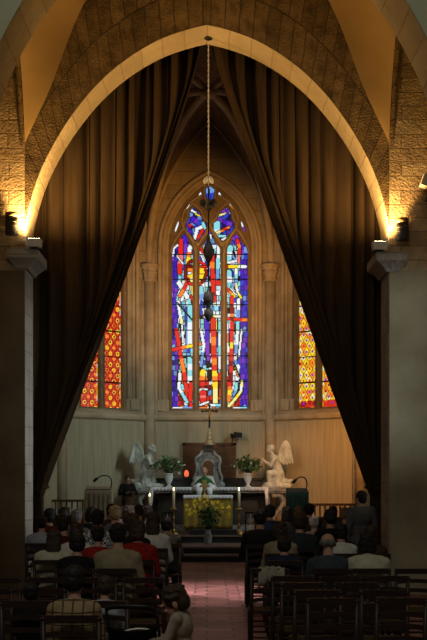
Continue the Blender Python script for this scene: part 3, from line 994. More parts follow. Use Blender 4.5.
# chancel steps
for i, (y, z0, z1) in enumerate(((21.5, 0, .14), (21.85, .14, .28), (23.05, .28, .44))):
    s = MB(); s.b(-3.33, 3.47, y, 26.2, z0, z1 - .035); s.b(-3.33, 3.47, y - .03, 26.2, z1 - .035, z1)
    o = struct(s.build('floor_chancel_step', STEP)); o.name = 'floor_chancel_step_%d' % (i + 1)
    r = MB(); r.b(-3.3, 3.4, y - .012, y, z0, z1 - .036); struct(r.build('trim_step_riser_%d' % (i + 1), RISER))

# ------------------------------------------------------------------ curtains
def curtain(sg, label):
    nu, nv = 150, 70
    rows = []
    top, tie, floor_z = 8.75, 1.46, 0.03
    edge_top = 8.35
    outer = 3.0
    for j in range(nv + 1):
        if j <= 52:
            z = top + (tie - top) * (j / 52); v = (edge_top - z) / (edge_top - tie)
        else:
            z = tie + (floor_z - tie) * ((j - 52) / (nv - 52)); v = 1 + (j - 52) / (nv - 52)
        row = []
        for i in range(nu + 1):
            u = i / nu
            a = 0.02 + u * (outer - 0.02)
            vv = max(0, min(v, 1))
            e = 2.51 * vv - (0.12 if sg < 0 else 0.0) * math.sin(PI * vv) * (1 - vv)
            inner = e + (outer - e) * (u ** 1.1) * (0.30 if vv < 1 else 0.30)
            k = 0.10
            x = a if a > inner + 0.6 else (inner if inner > a + 0.6 else 0.5 * (a + inner + math.sqrt((a - inner) ** 2 + k * k)) - (k * .5 if a > inner else 0) * 0.0)
            if v > 1:
                x = x - 0.0 * (v - 1)
            ph = u * 11.5 * 2 * PI + 1.7 * math.sin(u * 15 + sg) + 0.9 * math.sin(u * 37 + 2 * sg)
            amp = (0.085 + 0.05 * math.sin(u * 23 + 1 + sg)) * (0.75 + 0.25 * math.sin(v * 2.2 + u * 9))
            if v > 0.9: amp *= 1 - 0.35 * min(1, (v - .9) / .1)
            sharp = math.sin(ph) + 0.42 * math.sin(2 * ph + 0.6) + 0.22 * math.sin(3.1 * ph + 1.0)
            y = 16.72 + amp * sharp
            if v <= 1: y += 0.10 * max(0, inner - a) * math.sin(ph * 0.5)
            x += 0.035 * math.cos(ph) * (1 if u > .02 else 0)
            row.append((sg * x, y, z))
        rows.append(row)
    root = thing('curtain', label, 'curtain', (0, 0, 0))
    m = MB(); m.grid(rows)
    o = m.build('drape', CURTAIN, root)
    sol = o.modifiers.new('thick', 'SOLIDIFY'); sol.thickness = 0.012
    t = MB()
    n = 24
    t.tube([(sg * (2.72 + 0.30 * math.cos(2 * PI * k / n)), 16.72 + 0.17 * math.sin(2 * PI * k / n), 1.47 - 0.05 * math.cos(2 * PI * k / n)) for k in range(n)], 0.028, 8, closed=True)
    t.build('tieback', CURTAIN, root)
    r = MB(); r.tube([(sg * 0.0, 16.72, 8.78), (sg * 3.1, 16.72, 8.78)], 0.02, 8); r.build('rail', IRON, root)
    return root


curtain(-1, 'tall dark brown velvet curtain drawn back to the left side of the chancel arch')
curtain(1, 'tall dark brown velvet curtain drawn back to the right side of the chancel arch')

# ------------------------------------------------------------------ lamps on the arch wall
for sg, nm in ((-1, 'left'), (1, 'right')):
    f = thing('floodlight', 'small cream floodlight glowing upwards on the %s impost of the chancel arch' % nm, 'floodlight', (sg * 2.44, 15.56, 4.90 if sg < 0 else 4.86), 0, 'floodlights on the imposts')
    m = MB(); m.box((0, 0, .075), (.19, .14, .11), taper=1.12); m.build('housing', WHITEBOX, f)
    m = MB(); m.b(-.08, .08, -.055, .055, .131, .136); m.build('lens', LENS, f)
    m = MB(); m.b(-.05, .05, -.04, .04, 0, .02); m.build('foot', IRON, f)
    f = thing('wall_lamp', 'dark cylindrical wall lamp beside the bright floodlight on the %s impost' % nm, 'lamp', (sg * 2.765, 15.57, 5.10 if sg < 0 else 5.02), 0, 'cylindrical lamps on the arch wall')
    m = MB(); m.lathe([(.086, 0), (.09, .01), (.09, .245)], n=24)
    for k in range(3): m.lathe([(.093, .05 + k * .06), (.093, .058 + k * .06)], n=24)
    m.build('housing', LAMPBODY, f)
    m = MB(); m.lathe([(.094, .245), (.094, .30), (.085, .312)], n=24); m.build('cap', LAMPCAP, f)
    m = MB(); m.b(-.03, .03, .06, .14, .1, .2); m.build('bracket', IRON, f)
f = thing('projector_lamp', 'pale boxy spotlight on a bracket high on the right arch wall', 'spotlight', (3.14, 15.5, 5.74))
m = MB(); m.box((0, 0, .08), (.24, .16, .17), Matrix.Rotation(R(20), 3, 'Y')); m.build('housing', WHITEBOX, f)
m = MB(); m.tube([(0, 0, 0), (-.02, .06, -.12), (-.02, .2, -.12)], .02, 6); m.build('bracket', IRON, f)

# ------------------------------------------------------------------ hanging lamp on its chain
YH = 16.15
hx = X(208.5, YH)
hang = thing('hanging_lamp', 'dark tiered hanging lamp on a long chain in front of the middle window', 'hanging lamp', (hx, YH, 0))
ch = MB()
ztop, zbot = 8.10, Z(186, YH)
nl = 58
for i in range(nl):
    z = ztop + (zbot - ztop) * i / nl
    d = (ztop - zbot) / nl
    th = (i % 2) * PI / 2
    pts = [(0.0085 * math.cos(a) * math.cos(th), 0.0085 * math.cos(a) * math.sin(th), z - d / 2 + d * .66 * math.sin(a)) for a in [k * PI / 4 for k in range(8)]]
    ch.tube(pts, 0.0045, 5, closed=True)
CHAIN = mat('pale_chain_paint', (0.80, 0.78, 0.72), 0.5, (0.7, 0.68, 0.62), 20)
tag(ch.build('chain', CHAIN, hang), 'pale steel chain')
m = MB(); m.lathe([(.02, 8.08), (.06, 8.10), (.07, 8.14)], n=16); m.build('ceiling_rose', IRON, hang)
m = MB(); zz = lambda py: Z(py, YH)
for sg in (-1, 1): m.ell((sg * .036, 0, zz(180)), (.034, .024, .064), Matrix.Rotation(R(-28 * sg), 3, 'Y'))
tag(m.build('hook', CHAIN, hang), 'pale double hook')
m = MB()
m.tube([(0, 0, zz(186)), (0, 0, zz(318))], .010, 8)
m.build('stem', IRON, hang)
LAMPMETAL = mat('dull_pewter', (0.12, 0.125, 0.11), 0.55, (0.05, 0.05, 0.045), 14, metal=0.2)
m = MB()
m.lathe([(.02, zz(211)), (.05, zz(209)), (.07, zz(206)), (.035, zz(203)), (.02, zz(199))], n=16)
for k in range(6):
    a = k * PI / 3 + .3
    m.ell((.085 * math.cos(a), .085 * math.sin(a), zz(203.5)), (.055, .018, .062), Matrix.Rotation(a, 3, 'Z') @ Matrix.Rotation(R(50), 3, 'Y'))
m.build('upper_crown', LAMPMETAL, hang)
m = MB(); m.lathe([(.015, zz(234)), (.028, zz(238)), (.028, zz(242)), (.06, zz(246)), (.080, zz(250)), (.076, zz(255)), (.05, zz(259)), (.024, zz(262)), (.01, zz(264))], n=20)
m.build('bowl', LAMPMETAL, hang)
m = MB(); m.lathe([(.015, zz(288)), (.025, zz(291)), (.065, zz(294)), (.08, zz(298)), (.07, zz(303)), (.032, zz(306)), (.032, zz(308)), (.065, zz(311)), (.076, zz(315)), (.04, zz(319)), (.015, zz(322))], n=20)
m.build('lower_bowl', LAMPMETAL, hang)

# ------------------------------------------------------------------ high altar, tabernacle, angels
YA = 25.2
PL = 0.44
hx0, hx1 = X(134, YA), X(289, YA)
ztop = Z(487.5, YA)
al = thing('high_altar', 'grey marble high altar with scrolled consoles below the middle window', 'altar', (0, 0, 0))
m = MB(); m.b(hx0, hx1, 24.95, 25.6, ztop - .08, ztop); m.b(hx0 + .04, hx1 - .04, 24.98, 25.6, ztop - .12, ztop - .08); m.build('mensa', MARBLE_GREY, al)
m = MB(); m.b(hx0 + .55, hx1 - .55, 25.25, 25.6, PL, ztop - .12); m.b(X(163, 25.2), X(256, 25.2), 25.2, 25.26, PL + .1, ztop - .3); m.build('core', DARK_STONE, al)
m = MB(); m.b(hx0 + .05, hx1 - .05, 24.9, 25.55, PL, PL + .12); m.build('plinth', MARBLE_GREY, al)
for sg, xx in ((1, hx0 + .28), (-1, hx1 - .28)):
    m = MB()
    pts = [(xx + sg * .10, 0, ztop - .13), (xx - sg * .06, 0, ztop - .18), (xx - sg * .14, 0, ztop - .32), (xx - sg * .06, 0, ztop - .5), (xx + sg * .08, 0, ztop - .66), (xx + sg * .12, 0, ztop - .8), (xx + sg * .02, 0, ztop - .9)]
    for yy in (25.08, 25.2):
        m.tube([(p[0], yy, p[2]) for p in bezier_smooth(pts, 4, False)], [.062 - .001 * i for i in range(25)], 10)
    for c_ in ((xx + sg * .06, ztop - .17), (xx + sg * .03, ztop - .86)):
        m.tube([(c_[0], 25.02, c_[1]), (c_[0], 25.28, c_[1])], .07, 14)
    m.b(xx - .12, xx + .16, 25.02, 25.3, PL + .12, ztop - .88)
    m.build('console', MARBLE_GREY, al)
gr = MB(); gx0, gx1 = X(157, 25.6), X(262, 25.6)
gr.b(gx0, gx1, 25.5, 25.72, ztop, Z(480, 25.6)); gr.b(gx0 - .04, gx1 + .04, 25.46, 25.72, Z(480, 25.6), Z(478, 25.6))
gr.build('gradine', DARK_STONE, al)


def scallop_cloth(name, x0, x1, y0, y1, z, drop, m_, label, cat, end_drop=0.0, n_sc=30, front_only=False):
    """white cloth: top sheet and a front fall with a scalloped lace hem, ends falling down the sides"""
    mb = MB()
    th = .006
    mb.b(x0, x1, y0, y1, z, z + th)
    n = n_sc * 6
    rows = [[], []]
    for i in range(n + 1):
        u = i / n
        x = x0 + (x1 - x0) * u
        hem = z - drop - .028 * abs(math.sin(PI * n_sc * u))
        yy = y0 - .006 - .005 * math.sin(u * 60)
        rows[0].append((x, y0 - .004, z + th)); rows[1].append((x, yy, hem))
    mb.grid(rows, smooth=True)
    if end_drop:
        for sg, xx in ((-1, x0), (1, x1)):
            k = 24
            r0, r1 = [], []
            for i in range(k + 1):
                t = i / k
                y = y0 - .004 + (y1 - y0) * t
                r0.append((xx + sg * .004, y, z + th)); r1.append((xx + sg * (.03 + .012 * math.sin(t * 30)), y, z - end_drop - .03 * abs(math.sin(PI * 10 * t))))
            mb.grid([r0, r1])
            # front corner fold hanging with the end
            mb.grid([[(xx, y0 - .008, z + th), (xx, y0 - .012, z - end_drop * .98)], [(xx - sg * .085, y0 - .010, z + th), (xx - sg * .05, y0 - .03, z - end_drop)]])
    o = mb.build(name, m_)
    sd = o.modifiers.new('t', 'SOLIDIFY'); sd.thickness = .003
    return tag(o, label, cat)


scallop_cloth('altar_cloth', X(150, 24.95), X(268, 24.95), 24.94, 25.5, ztop + .002, .05, LINEN, 'long white lace-edged cloth covering the marble high altar', 'altar cloth', .44, 34)

tb = thing('tabernacle', 'grey and white marble tabernacle shrine standing in the middle of the high altar', 'tabernacle', (X(208, 25.5), 25.45, ztop + .008))
hz = lambda py: Z(py, 25.45) - ztop - .008
m = MB()
m.lathe([(.34, 0), (.34, hz(482)), (.30, hz(480)), (.27, hz(476)), (.265, hz(468)), (.28, hz(463)), (.30, hz(461)), (.30, hz(459)), (.25, hz(457.5)), (.19, hz(455)), (.14, hz(453.5)), (.13, hz(452.5))], sq=True)
m.build('body', mat('dark_veined_marble', (.27, .28, .28), .35, (.07, .075, .075), 7, .05, 20, detail=8), tb)
tb.scale = (.88, .9, 1)
for sx in (-1, 1):
    m = MB()
    pts = [(sx * .30, -.28, 0.02), (sx * .36, -.3, hz(478)), (sx * .31, -.3, hz(473)), (sx * .29, -.3, hz(466)), (sx * .325, -.3, hz(462)), (sx * .30, -.3, hz(458)), (sx * .20, -.25, hz(455)), (sx * .15, -.2, hz(451))]
    m.tube(bezier_smooth(pts, 4, False), .034, 8)
    m.tube([(sx * .37, -.36, .06), (sx * .37, -.2, .06)], .07, 12)
    m.build('volute', MARBLE_GREY, tb)
m = MB()
m.grid([[(u, -.285, z) for u, z in pointed(.15, 0.04, hz(466), .13, 6)], [(u * .8, -.26, max(.06, z - .02)) for u, z in pointed(.15, .04, hz(466), .13, 6)]])
m.tube([(u, -.29, z) for u, z in pointed(.155, 0.03, hz(466), .135, 6)], .022, 8)
m.build('arch_moulding', MARBLE_GREY, tb)
me = plate(pointed(.14, 0.03, hz(466), .12, 6), [], .03, 'door', Matrix.Translation((0, -.30, 0)), .006)
tag(link(me, 'door', OAK, tb), 'dark arched tabernacle door')
m = MB(); m.lathe([(.13, hz(452.5)), (.145, hz(452)), (.145, hz(449)), (.12, hz(448.5)), (.12, hz(447)), (.16, hz(446.5)), (.16, hz(445))], sq=True); m.build('crown', DARK_STONE, tb)

cr = thing('crucifix', 'dark crucifix on a pale beaded foot on top of the tabernacle', 'crucifix', (X(209.5, 25.45), 25.45, Z(445, 25.45)))
kz = lambda py: Z(py, 25.45) - Z(445, 25.45)
m = MB()
prof = [(.13, 0), (.13, kz(443.5))]
for i in range(6):
    z0 = kz(443 - i * 2.6); r = .11 - i * .017
    prof += [(r * .65, z0), (r, z0 + .02), (r, z0 + .035), (r * .6, z0 + .055)]
m.lathe(prof, n=16); m.build('foot', mat('gilt_pale_metal', (.62, .54, .36), .35, (.36, .3, .18), 20, metal=.5), cr)
m = MB(); m.b(-.022, .022, -.015, .015, kz(429), kz(406)); m.b(-.16, .16, -.015, .015, kz(412), kz(410.3)); 
for sx in (-1, 1): m.ell((sx * .165, 0, kz(411.2)), (.028, .02, .028))
m.ell((0, 0, kz(405.5)), (.028, .02, .028)); m.build('cross', IRON, cr)
m = MB(); m.cap((0, -.03, kz(411.4)), (0, -.035, kz(415)), .022, .018); m.cap((0, -.035, kz(415)), (.012, -.03, kz(420)), .018, .011); m.ell((0.008, -.035, kz(409.8)), (.017, .018, .02))
for sx in (-1, 1): m.cap((sx * .02, -.03, kz(411.6)), (sx * .13, -.022, kz(411)), .010, .007)
link(remesh(m, .006, 2, 'corpus'), 'corpus', BRASS, cr)


def angel(flip, label, px, Y, zb, tall):
    root = thing('angel_statue', label, 'statue', (X(px, Y), Y, zb), 0, 'marble angels on the high altar')
    sx = -1 if flip else 1
    S = lambda x, y, z: (sx * x, y, z)
    m = MB()
    m.cap(S(-.06, 0, .16), S(-.30, .02, .13), .10, .06)
    m.cap(S(-.30, .02, .13), S(-.36, .02, .17), .05, .035)
    m.ell(S(-.04, 0, .28), (.17, .15, .19))
    m.cap(S(-.02, -.07, .30), S(.17, -.08, .33), .10, .075); m.cap(S(.17, -.08, .33), S(.16, -.08, .08), .07, .05)
    m.cap(S(-.02, .07, .26), S(.12, .08, .12), .10, .07)
    m.cap(S(-.04, 0, .40), S(.03, 0, .62), .125, .115); m.ell(S(.04, 0, .66), (.12, .165, .10))
    m.cap(S(.06, 0, .70), S(.11, 0, .80), .05, .045)
    m.ell(S(.135, 0, .875), (.085, .075, .095)); m.ell(S(.17, 0, .84), (.05, .055, .06)); m.ell(S(.215, 0, .862), (.022, .014, .02))
    for sy in (-1, 1):
        m.cap(S(.05, sy * .15, .67), S(.13, sy * .17, .50), .055, .048); m.cap(S(.13, sy * .17, .50), S(.27, sy * .04, .60), .045, .03)
        for k in range(4): m.cap(S(.27 + .004 * k, sy * .028, .60 + .012 * k), S(.33, sy * (.010 + .004 * k), .66 + .014 * k), .012, .008)
        m.cap(S(.27, sy * .02, .61), S(.285, sy * .012, .66), .012, .008)
    for k in range(9):   # robe folds
        a = R(-100 + k * 25)
        m.cap(S(-.03 + .03 * math.cos(a), .10 * math.sin(a), .46), S(-.05 + .19 * math.cos(a), .15 * math.sin(a), .07), .03, .045)
    body = remesh(m, .012, 3, 'angel_body', .006, 18)
    link(body, 'figure', MARBLE, root)
    h = MB()
    rnd = random.Random(3)
    for k in range(26):
        a, b_ = rnd.uniform(0, 2 * PI), rnd.uniform(-.1, 1.4)
        d = Vector((math.cos(a) * math.cos(b_), math.sin(a) * math.cos(b_), math.sin(b_)))
        if d.x > .45 and d.z < .5: continue
        h.ell(Vector(S(.125 + d.x * .078, d.y * .072, .885 + d.z * .088)), (.032, .032, .028), n=8)
    h.ell(S(.12, 0, .89), (.088, .078, .09))
    link(remesh(h, .010, 1, 'hair'), 'hair', MARBLE, root)
    ol = [(-.02, .60), (.0, .74), (-.06, .90), (-.13, 1.0), (-.20, 1.02), (-.27, .94), (-.31, .80), (-.35, .66), (-.36, .56), (-.31, .62), (-.29, .55), (-.25, .61), (-.22, .54), (-.18, .60), (-.14, .54), (-.09, .58)]
    ol = [(u, .6 + (z - .6) * tall) for u, z in ol]
    for sy in (-1, 1):
        fr = Matrix.Translation(S(-.06, sy * .09, 0)) @ Matrix.Rotation(R(sx * sy * 24), 4, 'Z')
        me = plate([(sx * u, z) for u, z in bezier_smooth(ol, 3)], [], .035, 'wing', fr @ Matrix.Translation((0, -.017, 0)), .012)
        w = link(me, 'wing', MARBLE, root)
        ft = MB()
        for k in range(7):
            u0, z0 = -.04 - .03 * k, .80 + .02 * k
            e = ol[8 + min(k, 7)]
            ft.tube([fr @ Vector((sx * u0, -.018, z0)), fr @ Vector((sx * (u0 + e[0]) / 2 - .01, -.022, (z0 + e[1]) / 2)), fr @ Vector((sx * e[0] * .97, -.016, e[1] + .02))], [.014, .013, .006], 6)
        ft.build('feathers', MARBLE, w)
    b_ = MB(); rnd = random.Random(5)
    for k in range(16):
        b_.ell((rnd.uniform(-.28, .28), rnd.uniform(-.14, .14), rnd.uniform(.03, .08)), (rnd.uniform(.08, .14), rnd.uniform(.07, .1), .05))
    b_.b(-.34, .34, -.2, .2, 0, .04)
    link(remesh(b_, .015, 1, 'base'), 'cloud_base', MARBLE, root)
    root.scale = (.98, .98, 1.0)
    return root


angel(False, 'white marble angel kneeling on the left end of the high altar, facing right', 146.5, 25.35, ztop + .001, 1.0)
angel(True, 'white marble angel kneeling on the right end of the high altar, facing left', 276, 25.35, ztop + .001, 1.12)


# ------------------------------------------------------------------ flowers, candles, vases
def blossom_mesh(r, petals, name):
    m = MB()
    for k in range(petals):
        a = 2 * PI * k / petals
        for ring, (tilt, ln) in enumerate(((15, 1.0), (45, .7))):
            aa = a + ring * PI / petals
            q = Matrix.Rotation(aa, 3, 'Z') @ Matrix.Rotation(R(-tilt), 3, 'Y')
            m.ell(q @ Vector((r * .55 * ln, 0, 0)), (r * .5 * ln, r * .24, r * .09), q, n=6)
    m.ell((0, 0, r * .12), (r * .25, r * .25, r * .18), n=6)
    return m.mesh(name)


def bouquet(label, loc, w, h, n_leaf, blossoms, seed, leafs=1.0):
    rnd = random.Random(seed)
    root = thing('flower_bouquet', label, 'flowers', loc)
    m = MB()
    for k in range(n_leaf):
        a = rnd.uniform(0, 2 * PI); t = rnd.random() ** .6
        e = Vector((math.cos(a) * w * t * rnd.uniform(.4, 1), math.sin(a) * w * .6 * t, h * rnd.uniform(.25, 1) * (1 - .35 * t)))
        s = Vector((0, 0, 0)) + Vector((e.x * .15, e.y * .15, 0))
        if k % 3 == 0: m.tube([s, (s + e) / 2 + Vector((0, 0, .03)), e], .004, 4)
        ln = rnd.uniform(.06, .13) * leafs
        d = Vector((rnd.uniform(-1, 1), rnd.uniform(-1, 1), rnd.uniform(-.3, .9))).normalized()
        sd = d.cross(Vector((rnd.uniform(-1, 1), rnd.uniform(-1, 1), rnd.uniform(-1, 1)))).normalized() * ln * .24
        nn = d.cross(sd).normalized() * ln * .06
        p0, p1, p2 = e, e + d * ln * .5, e + d * ln
        m.add([p0, p1 + sd + nn, p2, p1 - sd + nn, p1 - nn], [(0, 4, 1), (4, 2, 1), (0, 3, 4), (4, 3, 2)])
    m.build('foliage', LEAF, root)
    cache = {}
    for (bx, by, bz, r, mt) in blossoms:
        key = (round(r, 3), mt.name)
        if key not in cache:
            cache[key] = blossom_mesh(r, 9, 'blossom'); cache[key].materials.append(mt)
        o = bpy.data.objects.new('blossom', cache[key]); COL.objects.link(o); o.parent = root
        o.location = (bx, by, bz); o.rotation_euler = (R(60) + rnd.uniform(-.5, .5), rnd.uniform(-.5, .5), rnd.uniform(-1, 1))
    return root


def vase(label, loc, prof, m_):
    m = MB(); m.lathe(prof, n=20)
    o = m.build('vase', m_); o.location = loc
    return tag(o, label, 'vase')


zc = ztop + .010
for px, lab, sd, items in ((169, 'left', 2, 'L'), (248, 'right', 5, 'R')):
    vx = X(px, 25.05)
    vase('white ceramic vase with flowers on the %s half of the high altar' % lab, (vx, 25.1, zc), [(.07, 0), (.075, .015), (.035, .04), (.035, .07), (.085, .17), (.095, .24), (.085, .29), (.10, .32)], CERAMIC)
    rnd = random.Random(sd)
    bl = [(rnd.uniform(-.26, .26), -.1 + rnd.uniform(-.12, .05), rnd.uniform(.0, .3), rnd.choice((.04, .05)), rnd.choice((PINKPET, WHITEPET, PINKPET))) for k in range(7)]
    bl += [(rnd.uniform(-.36, .36), -.05, rnd.uniform(.1, .34), .022, WHITEPET) for k in range(8)]
    bouquet('leafy bouquet of pink and white flowers in the %s altar vase' % lab, (vx, 25.1, zc + .30), .40, .40, 190, bl, sd, 1.25)

# yellow flowers in front of the altar
vy = 22.55
vase('slender grey vase of yellow flowers standing on the chancel step', (X(208, vy), vy, .281), [(.06, 0), (.075, .02), (.085, .12), (.075, .20), (.05, .26), (.06, .29)], MARBLE_GREY)
rnd = random.Random(11)
bl = []
for k in range(46):
    a = rnd.uniform(-1, 1)
    bl.append((a * .44, rnd.uniform(-.22, .08), .66 - .20 * a * a + rnd.uniform(-.20, .06), rnd.choice((.032, .038, .046)), YELLOW))
bouquet('large spray of yellow daisies in a vase before the altar', (X(208, vy), vy, .56), .30, .56, 260, bl, 12)


def candle(name, label, px, Y, z0, zc0, zc1, r, stand):
    root = thing(name, label, 'candle', (X(px, Y), Y, z0))
    if stand:
        m = MB()
        h = zc0 - z0
        m.lathe([(.13, 0), (.13, .02), (.07, .05), (.03, .08), (.022, .14), (.04, .17), (.022, .2), (.018, h * .55), (.035, h * .6), (.018, h * .65), (.018, h - .06), (.075, h - .03), (.08, h - .02), (.04, h)], n=16)
        m.build('candlestick', BRASS, root)
    m = MB(); m.lathe([(r, zc0 - z0), (r, zc1 - z0 - .01), (r * .6, zc1 - z0)], n=14); m.build('wax', WAX, root)
    m = MB(); m.lathe([(.003, zc1 - z0), (.012, zc1 - z0 + .015), (.013, zc1 - z0 + .028), (.006, zc1 - z0 + .05), (.001, zc1 - z0 + .07)], n=10); m.build('flame', FLAME, root)
    return root


candle('altar_candle', 'tall lit candle on a brass stand to the left of the gold altar', 173.7, 23.4, PL, Z(508, 23.4), Z(490.5, 23.4), .029, True)
candle('altar_candle', 'tall lit candle on a brass stand to the right of the gold altar', 239, 23.4, PL, Z(508, 23.4), Z(490.5, 23.4), .029, True)
candle('altar_candle', 'slim lit candle further left, below the end of the high altar cloth', 149.7, 24.2, PL, Z(508, 24.2), Z(496, 24.2), .03, True)
sl = thing('sanctuary_light', 'glowing red sanctuary light beside the tabernacle', 'lamp', (X(186.5, 25.65), 25.65, Z(478, 25.6) + .002))
m = MB(); m.lathe([(.045, 0), (.05, .02), (.03, .035)], n=14); m.build('foot', BRASS, sl)
m = MB(); m.lathe([(.03, .035), (.05, .05), (.052, .13), (.03, .17), (.01, .185)], n=14); m.build('glass', REDLAMP, sl)

# wooden panel on the apse wall, black spotlight in front of it
m = MB(); m.b(X(184, 26.15), X(234.5, 26.15), 26.11, 26.17, PL + .3, Z(444, 26.15))
pn = thing('wall_panel', 'plain brown wooden panel on the wall behind the tabernacle', 'panel')
m.build('board', OAK, pn)
m = MB()
x0, x1, z0, z1 = X(184, 26.15), X(234.5, 26.15), PL + .3, Z(444, 26.15)
m.b(x0 - .03, x0 + .03, 26.09, 26.17, z0, z1 + .03); m.b(x1 - .03, x1 + .03, 26.09, 26.17, z0, z1 + .03); m.b(x0 - .03, x1 + .03, 26.09, 26.17, z1 - .03, z1 + .03)
m.build('frame', OAK, pn)
sp = thing('spotlight', 'small black spotlight on a bent arm above the wooden wall panel', 'spotlight', (X(237, 25.9), 25.95, Z(436, 25.9)))
m = MB(); m.box((0.02, 0, .03), (.20, .12, .12), Matrix.Rotation(R(8), 3, 'Y')); m.tube([(-.08, 0, .02), (-.15, 0, .0)], [.04, .065], 12); m.build('housing', IRON, sp)
m = MB(); m.tube([(-.02, 0, -.02), (-.10, .02, -.05), (-.12, .06, -.20), (-.12, .16, -.22)], .014, 6); m.build('arm', IRON, sp)

# ------------------------------------------------------------------ front altar
yA0 = 23.4
fa = thing('front_altar', 'small altar table facing the people, hidden under a gold cloth', 'altar', (X(208, yA0), 0, 0))
hw = (X(232, yA0) - X(184, yA0)) / 2
za = Z(496, yA0)
m = MB(); m.b(-hw, hw, yA0 + .01, yA0 + .62, za - .06, za); m.build('table_top', OAK, fa)
for sx in (-1, 1):
    for yy in (yA0 + .05, yA0 + .57):
        m = MB(); m.b(sx * (hw - .09), sx * (hw - .02), yy - .035, yy + .035, PL, za - .06); m.build('leg', OAK, fa)
g = MB()
rows = []
for j in range(9):
    t = j / 8
    z = za + .002 + (PL + .11 - za) * t
    row = []
    for i in range(61):
        u = i / 60
        row.append((-hw - .01 + (2 * hw + .02) * u, yA0 - .012 - .010 * t * math.sin(u * 38) - .004 * math.sin(u * 11), z))
    rows.append(row)
g.grid(rows)
for sx in (-1, 1): g.grid([[(sx * (hw + .012), yA0 - .012, za), (sx * (hw + .012), yA0 + .62, za)], [(sx * (hw + .012), yA0 - .012, PL + .11), (sx * (hw + .012), yA0 + .62, PL + .11)]])
o = g.build('altar_frontal', GOLDCLOTH); o.location = (X(208, yA0), 0, 0)
sd = o.modifiers.new('t', 'SOLIDIFY'); sd.thickness = .004
tag(o, 'gold yellow cloth frontal hanging down the front of the small altar', 'altar cloth')
scallop_cloth('altar_cloth', X(208, yA0) - hw - .02, X(208, yA0) + hw + .02, yA0 - .03, yA0 + .64, za + .004, .042, LINEN, 'white cloth with a zigzag lace hem on top of the gold altar', 'altar cloth', 0, 14)
m = MB(); m.b(X(190, yA0), X(236, yA0), 23.12, 23.36, PL, PL + .11)
tag(m.build('footboard', RISER), 'low black board on the top step right in front of the gold altar', 'board')

# ------------------------------------------------------------------ lecterns, stalls, rails
def lectern(px0, px1, py, Y, z0, m_, label, mic):
    x0, x1, zt = X(px0, Y), X(px1, Y), Z(py, Y)
    w = x1 - x0
    root = thing('lectern', label, 'lectern', ((x0 + x1) / 2, Y, z0))
    h = zt - z0
    m = MB(); m.box((0, .1, h - .06), (w * .9, .36, .03), Matrix.Rotation(R(-18), 3, 'X')); m.build('desk', OAK, root)
    m = MB(); m.b(-w * .32, w * .32, .02, .22, .03, h - .1); m.b(-w * .4, w * .4, -.05, .3, 0, .04); m.build('post', OAK, root)
    g = MB(); rows = []
    for j in range(10):
        t = j / 9
        rows.append([(-w / 2 + w * i / 40 + .0, -.09 - .03 * t - .022 * t * math.sin(i * .9), h - .02 - (h - .25) * t) for i in range(41)])
    rows.insert(0, [(-w / 2 + w * i / 40, .30, h + .05) for i in range(41)])
    g.grid(rows)
    for sx in (-1, 1): g.grid([[(sx * w / 2, -.09, h - .02), (sx * w / 2, .30, h + .05)], [(sx * w / 2, -.12, .23), (sx * w / 2, .28, .5)]])
    c_ = g.build('cloth', m_, root)
    sd = c_.modifiers.new('t', 'SOLIDIFY'); sd.thickness = .006
    if mic:
        m = MB(); pts = [(w * .42, .1, h - .02), (w * .47, .1, h + .16), (w * .36, .1, h + .27), (w * .1, .1, h + .28), (-w * .08, .1, h + .22)]
        m.tube(bezier_smooth(pts, 5, False), .012, 8); m.cap((-w * .08, .1, h + .22), (-w * .17, .1, h + .18), .03); mm = m.build('microphone', IRON, root)
    return root


BEIGE = mat('beige_lectern_cloth', (.34, .29, .20), .85, (.27, .22, .15), 12, .2, 50)
DGREEN = mat('dark_green_cloth', (.018, .045, .035), .85, (.012, .03, .024), 12, .2, 50)
lectern(85, 112, 489.5, 22.5, .28, BEIGE, 'lectern under a beige cloth with a bent black microphone, left of the altar', True)
lectern(287, 308, 491, 22.5, .28, DGREEN, 'lectern under a dark green cloth, right of the altar', True)


def stall(px0, px1, py, Y, z0, label, books):
    x0, x1, zt = X(px0, Y), X(px1, Y), Z(py, Y)
    root = thing('choir_stall', label, 'choir stall', (x0, Y, z0))
    w, h = x1 - x0, zt - z0
    m = MB(); m.b(0, w, -.06, .06, h - .05, h); m.build('top_rail', OAK, root)
    m = MB(); m.b(0, w, -.04, .04, h * .5, h * .5 + .04); m.build('shelf', OAK, root)
    m = MB(); m.b(0, w, .035, .05, .02, h * .5); m.build('panel', OAK, root)
    n = int(w / .11)
    for i in range(n + 1):
        x = .02 + (w - .04) * i / n
        m = MB(); m.tube([(x, 0, 0), (x, 0, h - .05)], .018, 8); m.build('baluster', OAK, root)
    return root


stall(49, 84, 499.5, 23.6, PL, 'low brown balustraded stall beside the left lectern', True)
stall(309, 356, 503.5, 23.6, PL, 'low brown balustraded stall beside the dark green lectern', False)
for k, (px, hh, c_) in enumerate(((62, .17, (.6, .6, .56)), (64.5, .15, (.62, .63, .6)), (69, .16, (.3, .1, .06)), (73, .14, (.55, .54, .5)))):
    m = MB(); m.b(-.022, .022, -.05, .05, 0, hh); o = m.build('hymn_book', mat('book_cover_%d' % k, c_, .7))
    h_ = Z(499.5, 23.6) - PL
    o.location = (X(px, 23.6), 23.545, PL + h_ * .5 + .041)
    tag(o, ('white hymn book leftmost on the shelf of the left stall', 'second white hymn book on the shelf of the left stall', 'dark red hymn book on the shelf of the left stall', 'pale hymn book at the right on the shelf of the left stall')[k], 'book', 'hymn books on the left stall')

